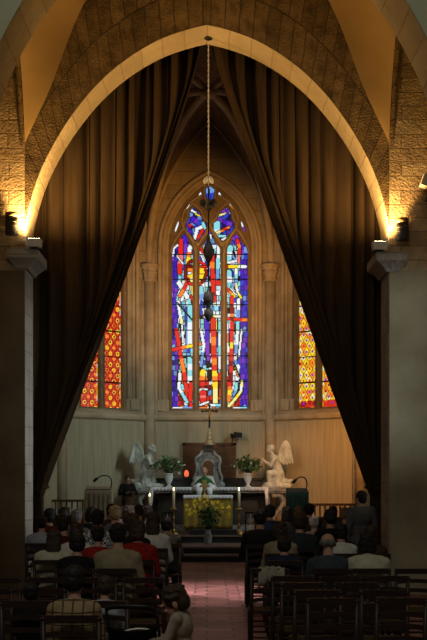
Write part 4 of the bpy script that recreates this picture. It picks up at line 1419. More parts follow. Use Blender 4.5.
for px0, px1, lab in ((162, 173, 'left'), (245, 256, 'right')):
    Y = 21.7
    x0, x1 = X(px0, Y), X(px1, Y)
    zt = Z(512, Y)
    root = thing('iron_railing', 'short black wrought-iron rail with scrolls at the %s of the chancel step' % lab, 'railing', (x0, Y, .14))
    h = zt - .14
    m = MB()
    w = x1 - x0
    m.b(0, w, -.015, .015, h - .03, h); m.build('rail', IRON, root)
    m = MB(); m.b(0, w, -.012, .012, .06, .08); m.build('rail', IRON, root)
    for xx in (0.012, w - .012): m = MB(); m.b(xx - .013, xx + .013, -.013, .013, 0, h - .03); m.build('post', IRON, root)
    m = MB()
    for j in range(4):
        zc_ = .15 + (h - .22) * (j + .3) / 4
        for sx in (-1, 1):
            m.tube([(w / 2 + sx * (.03 + .035 * t * math.cos(t * 9)), 0, zc_ + .05 * math.sin(t * 9) * t) for t in [k / 12 for k in range(13)]], .007, 5)
        m.ell((w / 2, 0, zc_), (.016, .012, .016), n=6)
    m.tube([(w / 2, 0, .07), (w / 2, 0, h - .03)], .007, 5)
    tag(m.build('scrollwork', STEEL, root), 'pale glinting scrollwork')

bx = thing('equipment_box', 'flat white box on a small stand left of the altar steps', 'box', (X(129.5, 21.2), 21.2, 0))
m = MB(); zz0 = Z(512, 21.2); m.b(-.11, .11, -.1, .1, zz0, zz0 + .09); m.b(-.08, .1, -.08, .08, zz0 + .09, zz0 + .125); m.build('case', CERAMIC, bx)
m = MB(); m.b(-.14, .14, -.12, .12, zz0 - .03, zz0); m.tube([(0, 0, .02), (0, 0, zz0 - .03)], .02, 8); m.b(-.12, .12, -.1, .1, 0, .02); m.build('stand', IRON, bx)

# ------------------------------------------------------------------ chairs
def make_chair():
    root = thing('church_chair', 'x', 'chair')
    W = .195
    s = MB(); s.b(-W, W, -.18, .20, .415, .44); s.build('seat_frame', CHAIR_WOOD, root)
    s = MB()
    rows = [[(-W + .02 + (2 * W - .04) * i / 12, -.17 + .36 * j / 12, .441 + .006 * math.sin(PI * i / 12) * math.sin(PI * j / 12)) for i in range(13)] for j in range(13)]
    s.grid(rows, uv=False); s.build('rush_seat', RUSH, root)
    for sx in (-1, 1):
        m = MB(); m.tube([(sx * (W - .018), -.19, 0), (sx * (W - .018), -.185, .44), (sx * (W - .018), -.225, .86)], [.018, .02, .017], 8)
        m.ell((sx * (W - .018), -.226, .872), (.021, .021, .022), n=8); m.build('leg', CHAIR_WOOD, root)
        m = MB(); m.tube([(sx * (W - .018), .185, 0), (sx * (W - .018), .185, .43)], [.016, .02], 8); m.build('leg', CHAIR_WOOD, root)
    m = MB(); m.box((0, -.222, .87), (2 * W - .02, .035, .055)); m.build('top_rail', CHAIR_WOOD, root)
    for k, z in enumerate((.55, .65, .75)):
        m = MB()
        y = -.19 - .035 * (z - .44) / .42
        top, bot, t2, b2 = [], [], [], []
        for i in range(13):
            u = -1 + i / 6
            x = u * (W - .02)
            yy = y - .022 * (1 - u * u)
            zc_ = z + .018 * (1 - u * u)
            top.append((x, yy - .007, zc_ + .024)); bot.append((x, yy - .007, zc_ - .018)); t2.append((x, yy + .007, zc_ + .024)); b2.append((x, yy + .007, zc_ - .018))
        m.grid([bot, top, t2, b2, bot], smooth=False, uv=False); m.build('slat', CHAIR_WOOD, root)
    for z in (.16, .28):
        m = MB(); m.tube([(-W + .02, -.19, z), (W - .02, -.19, z)], .010, 6); m.build('stretcher', CHAIR_WOOD, root)
        m = MB(); m.tube([(-W + .02, .185, z), (W - .02, .185, z)], .010, 6); m.build('stretcher', CHAIR_WOOD, root)
    for sx in (-1, 1):
        m = MB(); m.tube([(sx * (W - .018), -.19, .22), (sx * (W - .018), .185, .22)], .010, 6); m.build('stretcher', CHAIR_WOOD, root)
    return root


CHAIR0 = [make_chair(), False]


def chair(x, y, label, dz=0.0):
    if not CHAIR0[1]: o = CHAIR0[0]; CHAIR0[1] = True
    else: o = copy_tree(CHAIR0[0])
    o.location = (x, y, dz)
    o.scale = (1, 1, .90)
    return tag(o, label, 'chair', 'church chairs in the nave')


# ------------------------------------------------------------------ people
def add_head(m, P, rot, k=1.0):
    """skull, jaw, nose, lips, ears around head centre P"""
    P = Vector(P)
    e = lambda c, r: m.ell(P + rot @ (Vector(c) * k), [q * k for q in r], rot, 14)
    e((0, -.012, .025), (.074, .093, .088)); e((0, .03, -.035), (.056, .062, .068)); e((0, .062, -.075), (.028, .026, .022))
    e((0, .088, .03), (.05, .018, .014)); e((0, .096, -.005), (.012, .022, .018)); e((0, .09, .012), (.009, .014, .026)); e((0, .086, -.043), (.022, .012, .009))
    for s in (-1, 1):
        e((s * .076, -.008, -.005), (.010, .020, .031)); e((s * .03, .080, -.012), (.020, .014, .012))


def add_hand(m, wrist, d, up, side, curl=.5):
    """palm, four fingers and thumb; d = direction of the fingers, side = +1 thumb towards +lateral"""
    d = Vector(d).normalized(); up = Vector(up); up = (up - d * up.dot(d)).normalized(); lat = d.cross(up)
    w = Vector(wrist)
    q = Matrix((lat, d, up)).transposed()
    m.ell(w + d * .045, (.042, .052, .016), q, 10)
    for i, ln in enumerate((.062, .072, .068, .052)):
        o = w + d * .085 + lat * side * (.036 - .024 * i)
        k1 = o + (d - up * curl * .4).normalized() * ln * .5
        k2 = k1 + (d - up * curl * 1.3).normalized() * ln * .5
        m.cap(o, k1, .0085, .008, 7); m.cap(k1, k2, .008, .0065, 7)
    o = w + d * .02 + lat * side * .036
    k1 = o + (d * .7 + lat * side * .7).normalized() * .035; k2 = k1 + (d + lat * side * .15 - up * .3).normalized() * .03
    m.cap(o, k1, .011, .010, 7); m.cap(k1, k2, .010, .008, 7)


TORSO = [((0, 0, .09), (.175, .145, .11)), ((0, -.035, .22), (.150, .108, .14)), ((0, -.06, .41), (.172, .115, .17))]
HEADP = (0, .012, .745)


def seated(name, yaw, pitch, arms, voxel=.0095):
    rot = Matrix.Rotation(R(yaw), 3, 'Z') @ Matrix.Rotation(R(pitch), 3, 'X')
    body, top, trou = MB(), MB(), MB()
    for c, r in TORSO:
        body.ell(c, r, n=16); top.ell(c, [q + .02 for q in r], n=16)
    for s in (-1, 1):
        sh = Vector((s * .162, -.055, .515))
        if arms == 'lap': el, wr, hd = Vector((s * .218, .0, .26)), Vector((s * .14, .20, .175)), Vector((-s * .35, .9, -.12))
        else: el, wr, hd = Vector((s * .222, .02, .28)), Vector((s * .085, .20, .33)), Vector((-s * .5, .6, .5))
        body.cap((s * .06, -.05, .56), sh, .05, .062); body.cap(sh, el, .053, .043); body.cap(el, wr, .043, .027)
        add_hand(body, wr, hd, (0, .15, 1), -s)
        top.cap((s * .07, -.05, .55), sh, .062, .072); top.cap(sh, el, .066, .055); top.cap(el, wr + (el - wr) * .12, .056, .042)
        hip, kn, an = Vector((s * .09, .02, .085)), Vector((s * .115, .42, .09)), Vector((s * .115, .40, -.36))
        body.cap(hip, kn, .080, .055); body.cap(kn, an, .052, .034); body.cap(an + Vector((0, -.01, -.035)), an + Vector((s * .01, .14, -.055)), .034, .026)
        trou.cap(hip, kn, .096, .070); trou.cap(kn, an, .068, .054)
    trou.ell((0, .0, .09), (.188, .158, .085), n=16)
    body.cap((0, -.05, .54), (0, -.01, .67), .056, .052)
    top.cap((0, -.05, .545), (0, -.04, .575), .075, .062)
    top.cap((-.12, -.055, .535), (.12, -.055, .535), .07)
    add_head(body, HEADP, rot)
    shoes = []
    out = {'body': remesh(body, voxel, 2, name + '_body'), 'top': remesh(top, .014, 4, name + '_top', .004, 9), 'trousers': remesh(trou, .015, 4, name + '_trousers', .004, 9)}
    for s in (-1, 1):
        sm = MB(); an = Vector((s * .115, .40, -.405)); sm.cap(an, an + Vector((s * .01, .16, -.012)), .043, .036, 12); shoes.append(sm.mesh('shoe'))
    out['shoes'] = shoes
    out['rot'] = rot
    return out


def hair_mesh(style, seed=0):
    m = MB()
    rnd = random.Random(seed)
    if style == 'bald':
        for k in range(26):
            a = R(-200 + 220 * k / 25)
            m.ell((.074 * math.cos(a), -.010 + .088 * math.sin(a), .0 + .012 * math.sin(k)), (.016, .018, .032), n=8)
        return remesh(m, .008, 2, 'hair_bald', .004, 40)
    m.ell((0, -.018, .037), (.083, .097, .088), n=18)
    if style == 'short':
        m.ell((0, -.045, -.005), (.076, .066, .075), n=14)
    elif style == 'bob':
        m.ell((0, -.035, -.01), (.098, .085, .105), n=16); m.ell((0, -.045, -.07), (.098, .070, .065), n=14)
    elif style == 'long':
        m.ell((0, -.035, -.01), (.092, .083, .10), n=16); m.cap((-.03, -.06, -.05), (-.045, -.085, -.22), .062, .045); m.cap((.03, -.06, -.05), (.045, -.085, -.22), .062, .045); m.cap((0, -.065, -.05), (0, -.095, -.24), .062, .045)
    elif style == 'full':
        m.ell((0, -.04, .0), (.096, .088, .095), n=16); m.ell((0, -.03, .05), (.096, .10, .088), n=16)
    elif style == 'bun':
        m.ell((0, -.045, -.005), (.078, .066, .075), n=14); m.ell((0, -.12, .03), (.045, .045, .045), n=12)
    for k in range(34):
        a, b_ = rnd.uniform(0, 2 * PI), rnd.uniform(0, 1.5)
        d = Vector((math.cos(a) * math.cos(b_), math.sin(a) * math.cos(b_), math.sin(b_)))
        if d.y > .75: continue
        m.ell(Vector((0, -.018, .037)) + Vector((d.x * .080, d.y * .094, d.z * .086)), (.022, .022, .014), n=6)
    # bring the face free
    me = remesh(m, .009, 2, 'hair_' + style, .006, 45)
    for v in me.vertices:
        if v.co.y > .052 and v.co.z < .07: v.co.y = .052 - (v.co.y - .052) * .2
    me.update()
    return me


HAIRS = {k: hair_mesh(k, i) for i, k in enumerate(('short', 'bob', 'long', 'full', 'bun', 'bald'))}
BODIES = {'a': seated('sitter_a', 0, 0, 'lap'), 'b': seated('sitter_b', 14, -14, 'pray'), 'c': seated('sitter_c', -16, -10, 'lap')}
SKIN = mat('skin', (.46, .27, .19), .6, (.40, .22, .15), 15)
SHOE = mat('dark_shoe_leather', (.02, .018, .016), .5, (.015, .013, .012), 15)
DENIM = mat('dark_trousers', (.022, .024, .034), .85, (.016, .018, .024), 20)
NAVYJ = mat('blue_jeans', (.03, .05, .11), .85, (.02, .035, .08), 20)
HC = {'black': mat('black_hair', (.012, .010, .009), .6, (.008, .007, .006), 40), 'brown': mat('brown_hair', (.05, .03, .018), .6, (.028, .016, .01), 40),
      'light': mat('light_brown_hair', (.17, .11, .06), .6, (.11, .07, .04), 40), 'grey': mat('grey_hair', (.17, .16, .15), .6, (.10, .095, .09), 40),
      'blond': mat('blond_hair', (.36, .25, .12), .6, (.26, .17, .08), 40), 'white': mat('white_hair', (.36, .34, .31), .6, (.26, .25, .23), 40)}
CLOTH = {k: mat('cloth_' + k, c, .9, tuple(q * .72 for q in c), 11, .25, 30, spec=.1) for k, c in {
    'beige': (.30, .25, .16), 'cream': (.52, .49, .38), 'white': (.62, .62, .60), 'red': (.28, .018, .015), 'dark_red': (.07, .012, .012), 'black': (.014, .013, .014),
    'navy': (.022, .028, .065), 'slate': (.050, .062, .078), 'teal': (.030, .042, .046), 'olive': (.060, .058, .040), 'grey': (.11, .11, .115), 'brown': (.07, .042, .024), 'tan': (.27, .19, .10),
    'bluewhite': (.34, .37, .44), 'oat': (.36, .30, .24), 'khaki': (.13, .115, .075), 'green': (.030, .13, .045)}.items()}


def checked():
    m, nt, p = nodes_of('blue_white_check')
    tc = nt.nodes.new('ShaderNodeTexCoord'); ck = nt.nodes.new('ShaderNodeTexChecker'); ck.inputs['Scale'].default_value = 34
    ck.inputs['Color1'].default_value = (.55, .56, .58, 1); ck.inputs['Color2'].default_value = (.03, .035, .06, 1)
    nt.links.new(tc.outputs['Object'], ck.inputs['Vector']); nt.links.new(ck.outputs[0], p.inputs['Base Color']); p.inputs['Roughness'].default_value = .9
    return m


def quilted():
    m, nt, p = nodes_of('quilted_tan')
    tc = nt.nodes.new('ShaderNodeTexCoord'); sp = nt.nodes.new('ShaderNodeSeparateXYZ'); cb = nt.nodes.new('ShaderNodeCombineXYZ')
    nt.links.new(tc.outputs['Object'], sp.inputs[0]); nt.links.new(sp.outputs['X'], cb.inputs[0]); nt.links.new(sp.outputs['Z'], cb.inputs[1])
    br = nt.nodes.new('ShaderNodeTexBrick'); br.offset = 0; br.inputs['Scale'].default_value = 1; br.inputs['Brick Width'].default_value = .085; br.inputs['Row Height'].default_value = .10
    br.inputs['Mortar Size'].default_value = .008; br.inputs['Mortar Smooth'].default_value = 1
    br.inputs['Color1'].default_value = (.30, .21, .105, 1); br.inputs['Color2'].default_value = (.27, .19, .095, 1); br.inputs['Mortar'].default_value = (.20, .14, .07, 1)
    nt.links.new(cb.outputs[0], br.inputs['Vector']); nt.links.new(br.outputs['Color'], p.inputs['Base Color'])
    bp = nt.nodes.new('ShaderNodeBump'); bp.invert = True; bp.inputs['Strength'].default_value = 1; bp.inputs['Distance'].default_value = .03
    nt.links.new(br.outputs['Fac'], bp.inputs['Height']); nt.links.new(bp.outputs[0], p.inputs['Normal']); p.inputs['Roughness'].default_value = .8
    return m


CLOTH['check'] = checked(); CLOTH['quilt'] = quilted()
EYEW = mat('dark_eye', (.05, .035, .025), .3)


def part(me, name, m, parent, loc=None, rot=None, link_obj=True):
    if not me.materials: me.materials.append(m)
    o = bpy.data.objects.new(name, me); COL.objects.link(o); o.parent = parent
    o.material_slots[0].link = 'OBJECT'; o.material_slots[0].material = m
    if loc is not None: o.location = loc
    if rot is not None: o.rotation_euler = rot.to_euler()
    return o


def sitter(label, px, py, Y, top, hair, style, body='a', yaw=0, width=1.0, trousers=None, with_chair='', head=1.0, top_name='jacket', sleeves=None):
    x = X(px, Y); zt = Z(py, Y)
    s = (zt - .41) / .885
    bd = BODIES[body]
    me = bd['body']
    if not me.materials: me.materials.append(SKIN)
    root = bpy.data.objects.new('person', me); COL.objects.link(root)
    root.location = (x, Y, .415); root.scale = (s * width, s, s); root.rotation_euler = (0, 0, R(yaw))
    tag(root, label, 'person', 'people seated in the nave')
    part(bd['top'], top_name, CLOTH[top], root)
    part(bd['trousers'], 'trousers', trousers or DENIM, root)
    for sm in bd['shoes']: part(sm, 'shoe', SHOE, root)
    part(HAIRS[style], 'hair', HC[hair], root, HEADP, bd['rot'])
    if with_chair: chair(x, Y + .015, 'dark wooden church chair under the ' + with_chair)
    return root


S = sitter
W_ = 'white'
# left of the aisle, from the nearest row towards the altar
S('person in a quilted tan vest with dark hair, nearest on the left side', 75, 565.5, 7.2, 'quilt', 'black', 'full', 'c', width=1.0, with_chair='person in the quilted tan vest', top_name='vest')
S('small child with dark hair and a pale collar, at the far lower left', 31, 583, 8.0, 'black', 'black', 'full', 'a', with_chair='child with a pale collar, far lower left')
S('dark-haired child in a pale blue shirt just right of the quilted vest', 105, 576, 8.0, 'bluewhite', 'brown', 'full', 'b', with_chair='child in the pale blue shirt')
S('man with black hair in a beige jacket, seated left of the aisle', 118, 522.5, 10.7, 'beige', 'black', 'short', 'a', width=1.1, with_chair='man in the beige jacket')
S('broad person in a black coat seated left of the beige jacket', 77.5, 533, 10.7, 'black', 'black', 'full', 'a', width=1.05, with_chair='broad person in the black coat')
S('brown-haired woman in a bright red top behind the man in beige, on his right', 138, 519, 11.75, 'red', 'brown', 'bob', 'c', with_chair='woman in the bright red top', top_name='top')
S('black-haired person in a red top hidden behind the man in beige', 98, 525, 11.75, 'red', 'black', 'short', 'a', with_chair='red top hidden by the beige jacket', top_name='top')
S('brown-haired woman in a cream cardigan beside the left pier', 54, 529, 11.75, 'cream', 'brown', 'long', 'a', width=1.12, with_chair='woman in the cream cardigan on the left', top_name='cardigan')
S('person in a white shirt with brown hair ahead of the black coat', 76, 522, 12.7, 'white', 'brown', 'bob', 'b', with_chair='person in the white shirt on the left', top_name='shirt')
S('brown-haired person in black ahead of the bright red top', 132, 513, 12.7, 'black', 'brown', 'full', 'a', with_chair='brown-haired person in black on the left')
S('person in a blue and white checked shirt on the left side', 98, 508.5, 13.6, 'check', 'black', 'short', 'a', with_chair='person in the checked shirt', top_name='shirt')
S('woman with long brown hair in a white top near the aisle on the left', 153, 511.5, 13.6, 'white', 'brown', 'long', 'a', with_chair='long-haired woman in the white top', top_name='top')
S('person in a dark red sweater ahead of the cream cardigan', 64, 517, 13.6, 'dark_red', 'black', 'short', 'c', with_chair='person in the dark red sweater', top_name='sweater')
S('blond balding person in grey ahead of the beige jacket', 115, 505, 14.6, 'grey', 'blond', 'short', 'b', with_chair='blond person in grey')
S('person in a dark olive jacket and blue jeans right at the aisle on the left', 167, 517, 14.5, 'olive', 'black', 'full', 'a', trousers=NAVYJ, with_chair='olive jacket at the aisle')
S('person in a pale bluish shirt at the far left by the curtain', 42, 515, 14.6, 'bluewhite', 'black', 'short', 'a', with_chair='pale bluish shirt by the left curtain', top_name='shirt')
S('black-haired person in a dark red shirt next to the left curtain', 50, 508, 15.5, 'dark_red', 'black', 'full', 'a', with_chair='dark red shirt by the left curtain', top_name='shirt')
S('grey-haired person in a grey sweater on the left side', 77, 509, 15.5, 'grey', 'grey', 'short', 'c', with_chair='grey-haired person in the grey sweater', top_name='sweater')
S('brown-haired person in dark clothes at the right of the blond head', 129, 505.5, 15.5, 'brown', 'brown', 'bob', 'a', with_chair='brown coat ahead of the blond head')
S('black-haired person in black between the curtain and the grey-haired head', 63.5, 507, 16.5, 'black', 'black', 'short', 'b', with_chair='black coat near the left curtain')
S('dark-haired person in black just right of the grey-haired head', 91, 506.5, 16.5, 'black', 'black', 'bob', 'a', with_chair='black coat beside the grey sweater')
S('dark-haired person in slate ahead of the blond head', 119, 505, 16.5, 'slate', 'black', 'full', 'a', with_chair='slate coat ahead of the blond head')
S('dark-haired person in olive near the front, left of the aisle', 148, 505, 16.5, 'olive', 'black', 'short', 'c', with_chair='olive coat near the left front')
S('brown-haired person in brown in the front rows below the left lectern', 112, 503.5, 17.6, 'brown', 'brown', 'full', 'a', with_chair='brown coat below the left lectern')
S('dark-haired person in navy in the front row by the white box', 139, 504, 17.6, 'navy', 'black', 'short', 'a', with_chair='navy coat by the white box')
# right of the aisle
S('person in a black vest with khaki sleeves right at the aisle on the right', 260, 509.5, 14.3, 'black', 'black', 'short', 'a', width=1.08, with_chair='black vest at the right aisle')
S('brown-haired woman in a light patterned top, right of the aisle', 280.5, 520.5, 12.7, 'beige', 'brown', 'bob', 'a', with_chair='woman in the light patterned top', top_name='top')
S('dark-haired child in a navy jacket, right of the aisle', 284, 537, 11.7, 'navy', 'black', 'full', 'a', width=1.12, with_chair='child in the navy jacket')
S('big-haired person in a dark teal jacket on the right side', 299.5, 512.5, 13.6, 'teal', 'brown', 'full', 'a', width=1.08, with_chair='dark teal jacket')
S('balding man in a slate blue jacket on the right side', 328, 532, 10.7, 'slate', 'grey', 'bald', 'c', width=1.12, with_chair='balding man in slate blue')
S('dark-haired woman in a cream sweater beside the right pier', 367.5, 531, 10.7, 'cream', 'black', 'bob', 'a', width=1.14, with_chair='woman in the cream sweater on the right', top_name='sweater')
S('person in a white shirt behind the balding man, black hair', 341, 523, 12.7, 'white', 'black', 'full', 'a', with_chair='white shirt on the right', top_name='shirt')
S('brown-haired person in dark brown near the right curtain', 371, 525, 12.7, 'brown', 'brown', 'full', 'a', with_chair='dark brown coat near the right pier')
S('white-haired person in a taupe coat on the right side', 314, 515.5, 15.5, 'khaki', 'white', 'short', 'a', with_chair='white-haired person in taupe')
S('black-haired person in black between the white-haired head and the curtain', 330, 509, 14.6, 'black', 'black', 'full', 'b', with_chair='black coat beside the white-haired person')
S('light-haired person in brown beside the standing young man', 345, 507, 16.3, 'brown', 'light', 'short', 'c', with_chair='light-haired person in brown')
S('black-haired person in black ahead of the dark teal jacket', 287, 506, 16.5, 'black', 'black', 'bob', 'a', with_chair='black coat ahead of the dark teal jacket')
S('dark-haired person in navy behind the candle, near the right aisle', 270, 504.5, 17.4, 'navy', 'black', 'full', 'a', with_chair='navy coat near the right aisle front')
S('light-brown-haired person near the front on the right', 299, 505.5, 17.6, 'olive', 'light', 'short', 'a', with_chair='light-brown-haired person in olive')
S('dark-haired person below the green lectern, front row on the right', 309, 503, 18.6, 'black', 'black', 'full', 'a', with_chair='black coat below the green lectern')
S('dark-haired person in slate ahead of the light-haired person in brown', 333, 506, 17.6, 'slate', 'black', 'short', 'a', with_chair='slate coat near the right front')


# ------------------------------------------------------------------ empty chairs
E = [(.91, 8.2, 'empty dark church chair nearest the aisle in the frontmost row, bottom right'),
     (1.41, 8.2, 'empty dark church chair on the outer side of the frontmost row, bottom right'),
     (.86, 8.76, 'empty dark church chair nearest the aisle, second row from the bottom right'),
     (1.38, 8.76, 'empty dark church chair on the outer side, second row from the bottom right'),
     (.80, 9.35, 'empty dark church chair nearest the aisle, third row from the bottom right'),
     (1.24, 9.35, 'empty dark church chair in the middle of the third row from the bottom right'),
     (1.60, 9.95, 'empty dark church chair right behind the woman in the cream sweater, right side'),
     (1.18, 9.95, 'empty dark church chair right behind the balding man in slate blue'),
     (.76, 9.95, 'empty dark church chair at the aisle in the row behind the balding man'),
     (1.98, 10.7, 'empty dark church chair to the right of the woman in the cream sweater'),
     (-1.74, 8.0, 'empty dark church chair in the bottom left corner, left of the small child'),
     (-1.30, 8.9, 'empty dark church chair in the row ahead of the quilted vest, far left'),
     (-1.72, 8.9, 'empty dark church chair cut off by the left edge of the photo'),
     (-.55, 9.8, 'empty dark church chair at the aisle behind the man in the beige jacket'),
     (-.97, 9.8, 'empty dark church chair directly behind the man in the beige jacket'),
     (-1.39, 9.8, 'empty dark church chair behind the person in the black coat'),
     (-1.81, 9.8, 'empty dark church chair at the left edge in front of the pier')]
for x, y, lab in E: chair(x, y, lab)
chair(.60, 10.72, 'church chair at the aisle with a cream coat over its back')
m = MB()
rows = []
prof = [(-.262, .66), (-.265, .72), (-.258, .77), (-.235, .812), (-.20, .81), (-.178, .78), (-.172, .70)]
for i in range(25):
    u = -1 + i / 12
    rows.append([(.015 + u * .125, y + .010 * math.sin(u * 9) * (1 if y > -.2 else -1), z - .05 * u * u * (z < .79) + .006 * math.sin(u * 13) + .012 * (1 - u * u)) for y, z in prof])
m.grid(rows)
o = m.build('coat', CLOTH['oat'])
o.location = (.60, 10.72, .005)
sd = o.modifiers.new('t', 'SOLIDIFY'); sd.thickness = .015; sd.offset = 1
tag(o, 'cream coat hung over the back of a chair at the right of the aisle', 'coat')


# ------------------------------------------------------------------ standing figures
def standing(label, loc, height, rz, top, trousers, hair, style, head=1.0, yaw=0, pitch=0, arms='down', lean=0.0, name='s', legs=True):
    rot = Matrix.Rotation(R(yaw), 3, 'Z') @ Matrix.Rotation(R(pitch), 3, 'X')
    body, tp, tr = MB(), MB(), MB()
    L = lambda x, y, z: Vector((x, y + lean * max(0, z - .9), z))
    for c, r in (((0, 0, .93), (.165, .115, .12)), ((0, .0, 1.10), (.145, .10, .14)), ((0, -.01, 1.30), (.168, .112, .16))):
        body.ell(L(*c), r, n=16); tp.ell(L(*c), [q + .02 for q in r], n=16)
    hp = L(0, .02, 1.60 - .035 * (head > 1.2)) + Vector((0, .02 * (pitch < -5), 0))
    for s in (-1, 1):
        sh = L(s * .175, -.01, 1.41)
        if arms == 'down': el, wr, hd = L(s * .23, -.02, 1.14), L(s * .22, .07, .90), Vector((0, .3, -1))
        elif arms == 'hold': el, wr, hd = L(s * .22, .10, 1.18), L(s * .15, .34, 1.14), Vector((-s * .2, 1, .0))
        else: el, wr, hd = L(s * .27, .06, 1.17), L(s * .12, .30, 1.20), Vector((-s * .5, .7, .4))
        body.cap(L(s * .06, -.01, 1.44), sh, .048, .060); body.cap(sh, el, .052, .042); body.cap(el, wr, .042, .027)
        add_hand(body, wr, hd, (0, 0, 1) if arms != 'down' else (s, 0, 0), -s if arms != 'down' else s, .8 if arms == 'hold' else .4)
        tp.cap(L(s * .07, -.01, 1.43), sh, .06, .076); tp.cap(sh, el, .068, .056); tp.cap(el, wr + (el - wr) * .12, .056, .042)
        hip, kn, an = Vector((s * .09, 0, .88)), Vector((s * .10, .02, .48)), Vector((s * .10, -.02, .09))
        body.cap(hip, kn, .080, .054); body.cap(kn, an, .053, .036); body.cap(an + Vector((0, 0, -.05)), an + Vector((s * .015, .15, -.065)), .035, .026)
        tr.cap(hip, kn, .094, .070); tr.cap(kn, an, .068, .056)
    tr.ell((0, 0, .92), (.18, .128, .10), n=16)
    body.cap(L(0, -.01, 1.42), hp + Vector((0, -.02, -.07)), .056, .052)
    tp.cap((L(-.12, -.01, 1.425)), L(.12, -.01, 1.425), .066)
    tp.cap(L(0, -.01, 1.43), L(0, 0, 1.455), .074, .062)
    add_head(body, hp, rot, head)
    me = remesh(body, .009, 2, name + '_body'); me.materials.append(SKIN)
    root = bpy.data.objects.new('person', me); COL.objects.link(root)
    k = height / (hp.z + .115 * head + .015)
    root.location = loc; root.scale = (k, k, k); root.rotation_euler = (0, 0, R(rz))
    tag(root, label, 'person')
    if top: part(remesh(tp, .014, 4, name + '_top', .005, 9), 'shirt', CLOTH[top], root)
    part(remesh(tr, .015, 4, name + '_trousers', .004, 9), 'trousers', trousers, root)
    for s in (-1, 1):
        sm = MB(); an = Vector((s * .10, -.02, .042)); sm.cap(an, an + Vector((s * .015, .16, -.004)), .042, .036, 12); part(sm.mesh('shoe'), 'shoe', SHOE, root)
    h = part(HAIRS[style], 'hair', HC[hair], root, hp, rot); h.scale = (head * 1.03,) * 3
    root['_hp'] = tuple(hp)
    for s in (-1, 1):
        e_ = MB(); e_.ell((s * .03, .083, .008), (.012, .009, .008), n=8)
        eo = part(e_.mesh('eye'), 'eye', EYEW, root, hp, rot); eo.scale = (head,) * 3
    del root['_hp']
    return root, hp


standing('small brown-haired child in a pale shirt standing in the aisle by the pushchair', (X(184, 7.0), 7.0, 0), Z(586.5, 7.0), 74, 'oat', NAVYJ, 'brown', 'short', head=1.58, pitch=-30, yaw=10, arms='hold', name='child', lean=.10)
standing('young man in grey standing by the right curtain', (X(361, 15.25), 15.25, 0), Z(491, 15.25), 18, 'grey', DENIM, 'black', 'short', yaw=20, name='youth')

# priest behind the altar, facing the people
pr, hp = standing('priest in a green chasuble with a gold band bowing behind the altar', (X(204.5, 24.4), 24.42, .445), Z(467.5, 24.4) - .445 + .02, 180, 'white', DENIM, 'white', 'bald', pitch=-24, arms='raise', lean=.16, name='priest')
m = MB()
rows = []
for j in range(22):
    t = j / 21
    z = 1.47 - 1.0 * t
    row = []
    for i in range(48):
        a = 2 * PI * i / 48
        rx = .085 + (.30 - .085) * min(1, t / .26) ** .55 + .05 * t; ry = .08 + .10 * min(1, t / .2) ** .6 + .05 * t
        f = 1 + .04 * math.sin(a * 9) * t
        row.append((rx * f * math.cos(a), ry * f * math.sin(a) + .16 * max(0, z - .9) + .03, z - .05 * abs(math.cos(a)) ** 2 * (t < .4)))
    rows.append(row)
m.grid(rows, closed=True, uv=False)
ch_ = part(m.mesh('chasuble'), 'chasuble', CLOTH['green'], pr)
sd = ch_.modifiers.new('t', 'SOLIDIFY'); sd.thickness = .008
m = MB()
rows = []
for j in range(20):
    t = j / 19; z = 1.44 - .9 * t
    ry = .08 + .10 * min(1, t / .2) ** .6 + .05 * t
    rows.append([(-.055 + .11 * i / 6, ry * 1.02 + .16 * max(0, z - .9) + .048 - .006 * abs(i - 3) / 3, z) for i in range(7)])
m.grid(rows, uv=False)
part(m.mesh('orphrey'), 'orphrey', GOLDCLOTH, pr)
for s in (-1, 1):
    m = MB()
    el, wr = Vector((s * .29, .15, 1.13)), Vector((s * .13, .37, 1.20))
    m.tube([el, (el + wr) / 2, wr], [.07, .085, .105], 16)
    m.tube([wr + Vector((0, 0, -.02)), wr + Vector((s * .02, .02, -.24))], [.09, .055], 12)
    part(m.mesh('sleeve'), 'sleeve', LINEN, pr)
cal = thing('chalice', 'small gold chalice in the hands of the priest', 'chalice', (X(204.5, 24.0), 23.9, Z(495.5, 23.9) + .012))
m = MB(); m.lathe([(.05, 0), (.05, .01), (.015, .03), (.012, .07), (.02, .085), (.012, .1), (.04, .13), (.052, .18), (.05, .19)], n=16); m.build('cup', BRASS, cal)

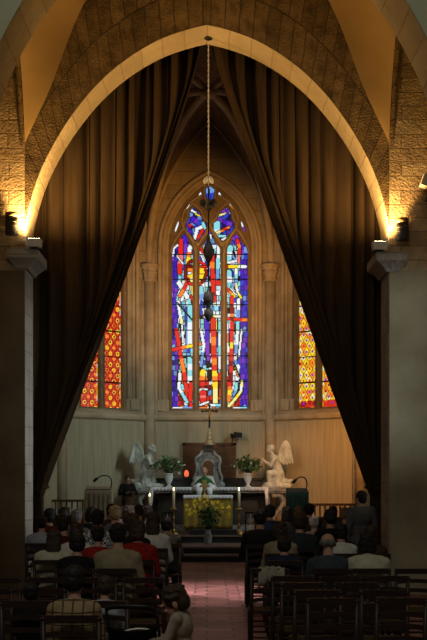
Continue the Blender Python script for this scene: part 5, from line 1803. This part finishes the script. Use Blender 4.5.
sv, hp = standing('altar server in a long dark robe standing at the left end of the high altar', (X(127.5, 24.45), 24.45, .445), Z(475.5, 24.45) - .445, 200, 'black', DENIM, 'brown', 'short', pitch=-12, arms='raise', name='server', head=1.1)
m = MB(); m.lathe([(.21, .05), (.20, .4), (.17, .8), (.165, 1.0), (.16, 1.1)], n=24, wave=.05, lobes=7); part(m.mesh('robe'), 'robe', CLOTH['brown'], sv)

# ------------------------------------------------------------------ pushchair
pc = thing('pushchair', 'dark folding pushchair beside the toddler in the aisle', 'pushchair', (-.45, 7.15, 0), R(-6))
pc.scale = (.8, 1, 1)
for sx in (-1, 1):
    m = MB(); m.tube(bezier_smooth([(sx * .2, .28, .08), (sx * .2, .05, .42), (sx * .2, -.2, .78), (sx * .19, -.28, .86)], 4, False), .012, 8); m.tube([(sx * .2, -.22, .08), (sx * .2, .02, .46)], .011, 8); m.tube([(sx * .2, .02, .46), (sx * .2, .22, .50)], .011, 8)
    m.build('side_frame', STEEL if 0 else LAMPBODY, pc)
    for yy in (.28, -.22):
        m = MB(); m.tube([(sx * .2 + .07 * 0, yy + .07 * math.cos(a), .082 + .07 * math.sin(a)) for a in [k * PI / 8 for k in range(16)]], .012, 8, closed=True)
        m.tube([(sx * .2 - .015, yy, .08), (sx * .2 + .015, yy, .08)], .025, 8)
        w = m.build('wheel', IRON, pc)
m = MB(); m.tube(bezier_smooth([(-.19, -.28, .86), (-.12, -.31, .88), (.12, -.31, .88), (.19, -.28, .86)], 4, False), .017, 8); m.build('handle', IRON, pc)
m = MB(); rows = []
for t in range(15):
    q = t / 14
    y, z = (-.19 + .16 * q * 1.6, .74 - .40 * q * 1.6) if q < .6 else (-.04 + .30 * (q - .6) / .4, .355 + .06 * (q - .6) / .4)
    rows.append([(-.19 + .38 * i / 10, y, z - .03 * math.sin(PI * i / 10)) for i in range(11)])
m.grid(rows, uv=False); so = m.build('seat_fabric', CLOTH['black'], pc); sd = so.modifiers.new('t', 'SOLIDIFY'); sd.thickness = .01
m = MB(); m.tube([(.2 * math.cos(b), -.13 + .26 * math.cos(R(20)) * (.35 + .65 * math.sin(b)), .60 + .245 * math.sin(R(20)) * (.25 + .75 * math.sin(b))) for b in [PI * i / 14 for i in range(15)]], .008, 6)
tag(m.build('hood_hoop', STEEL, pc), 'pale metal hoop')
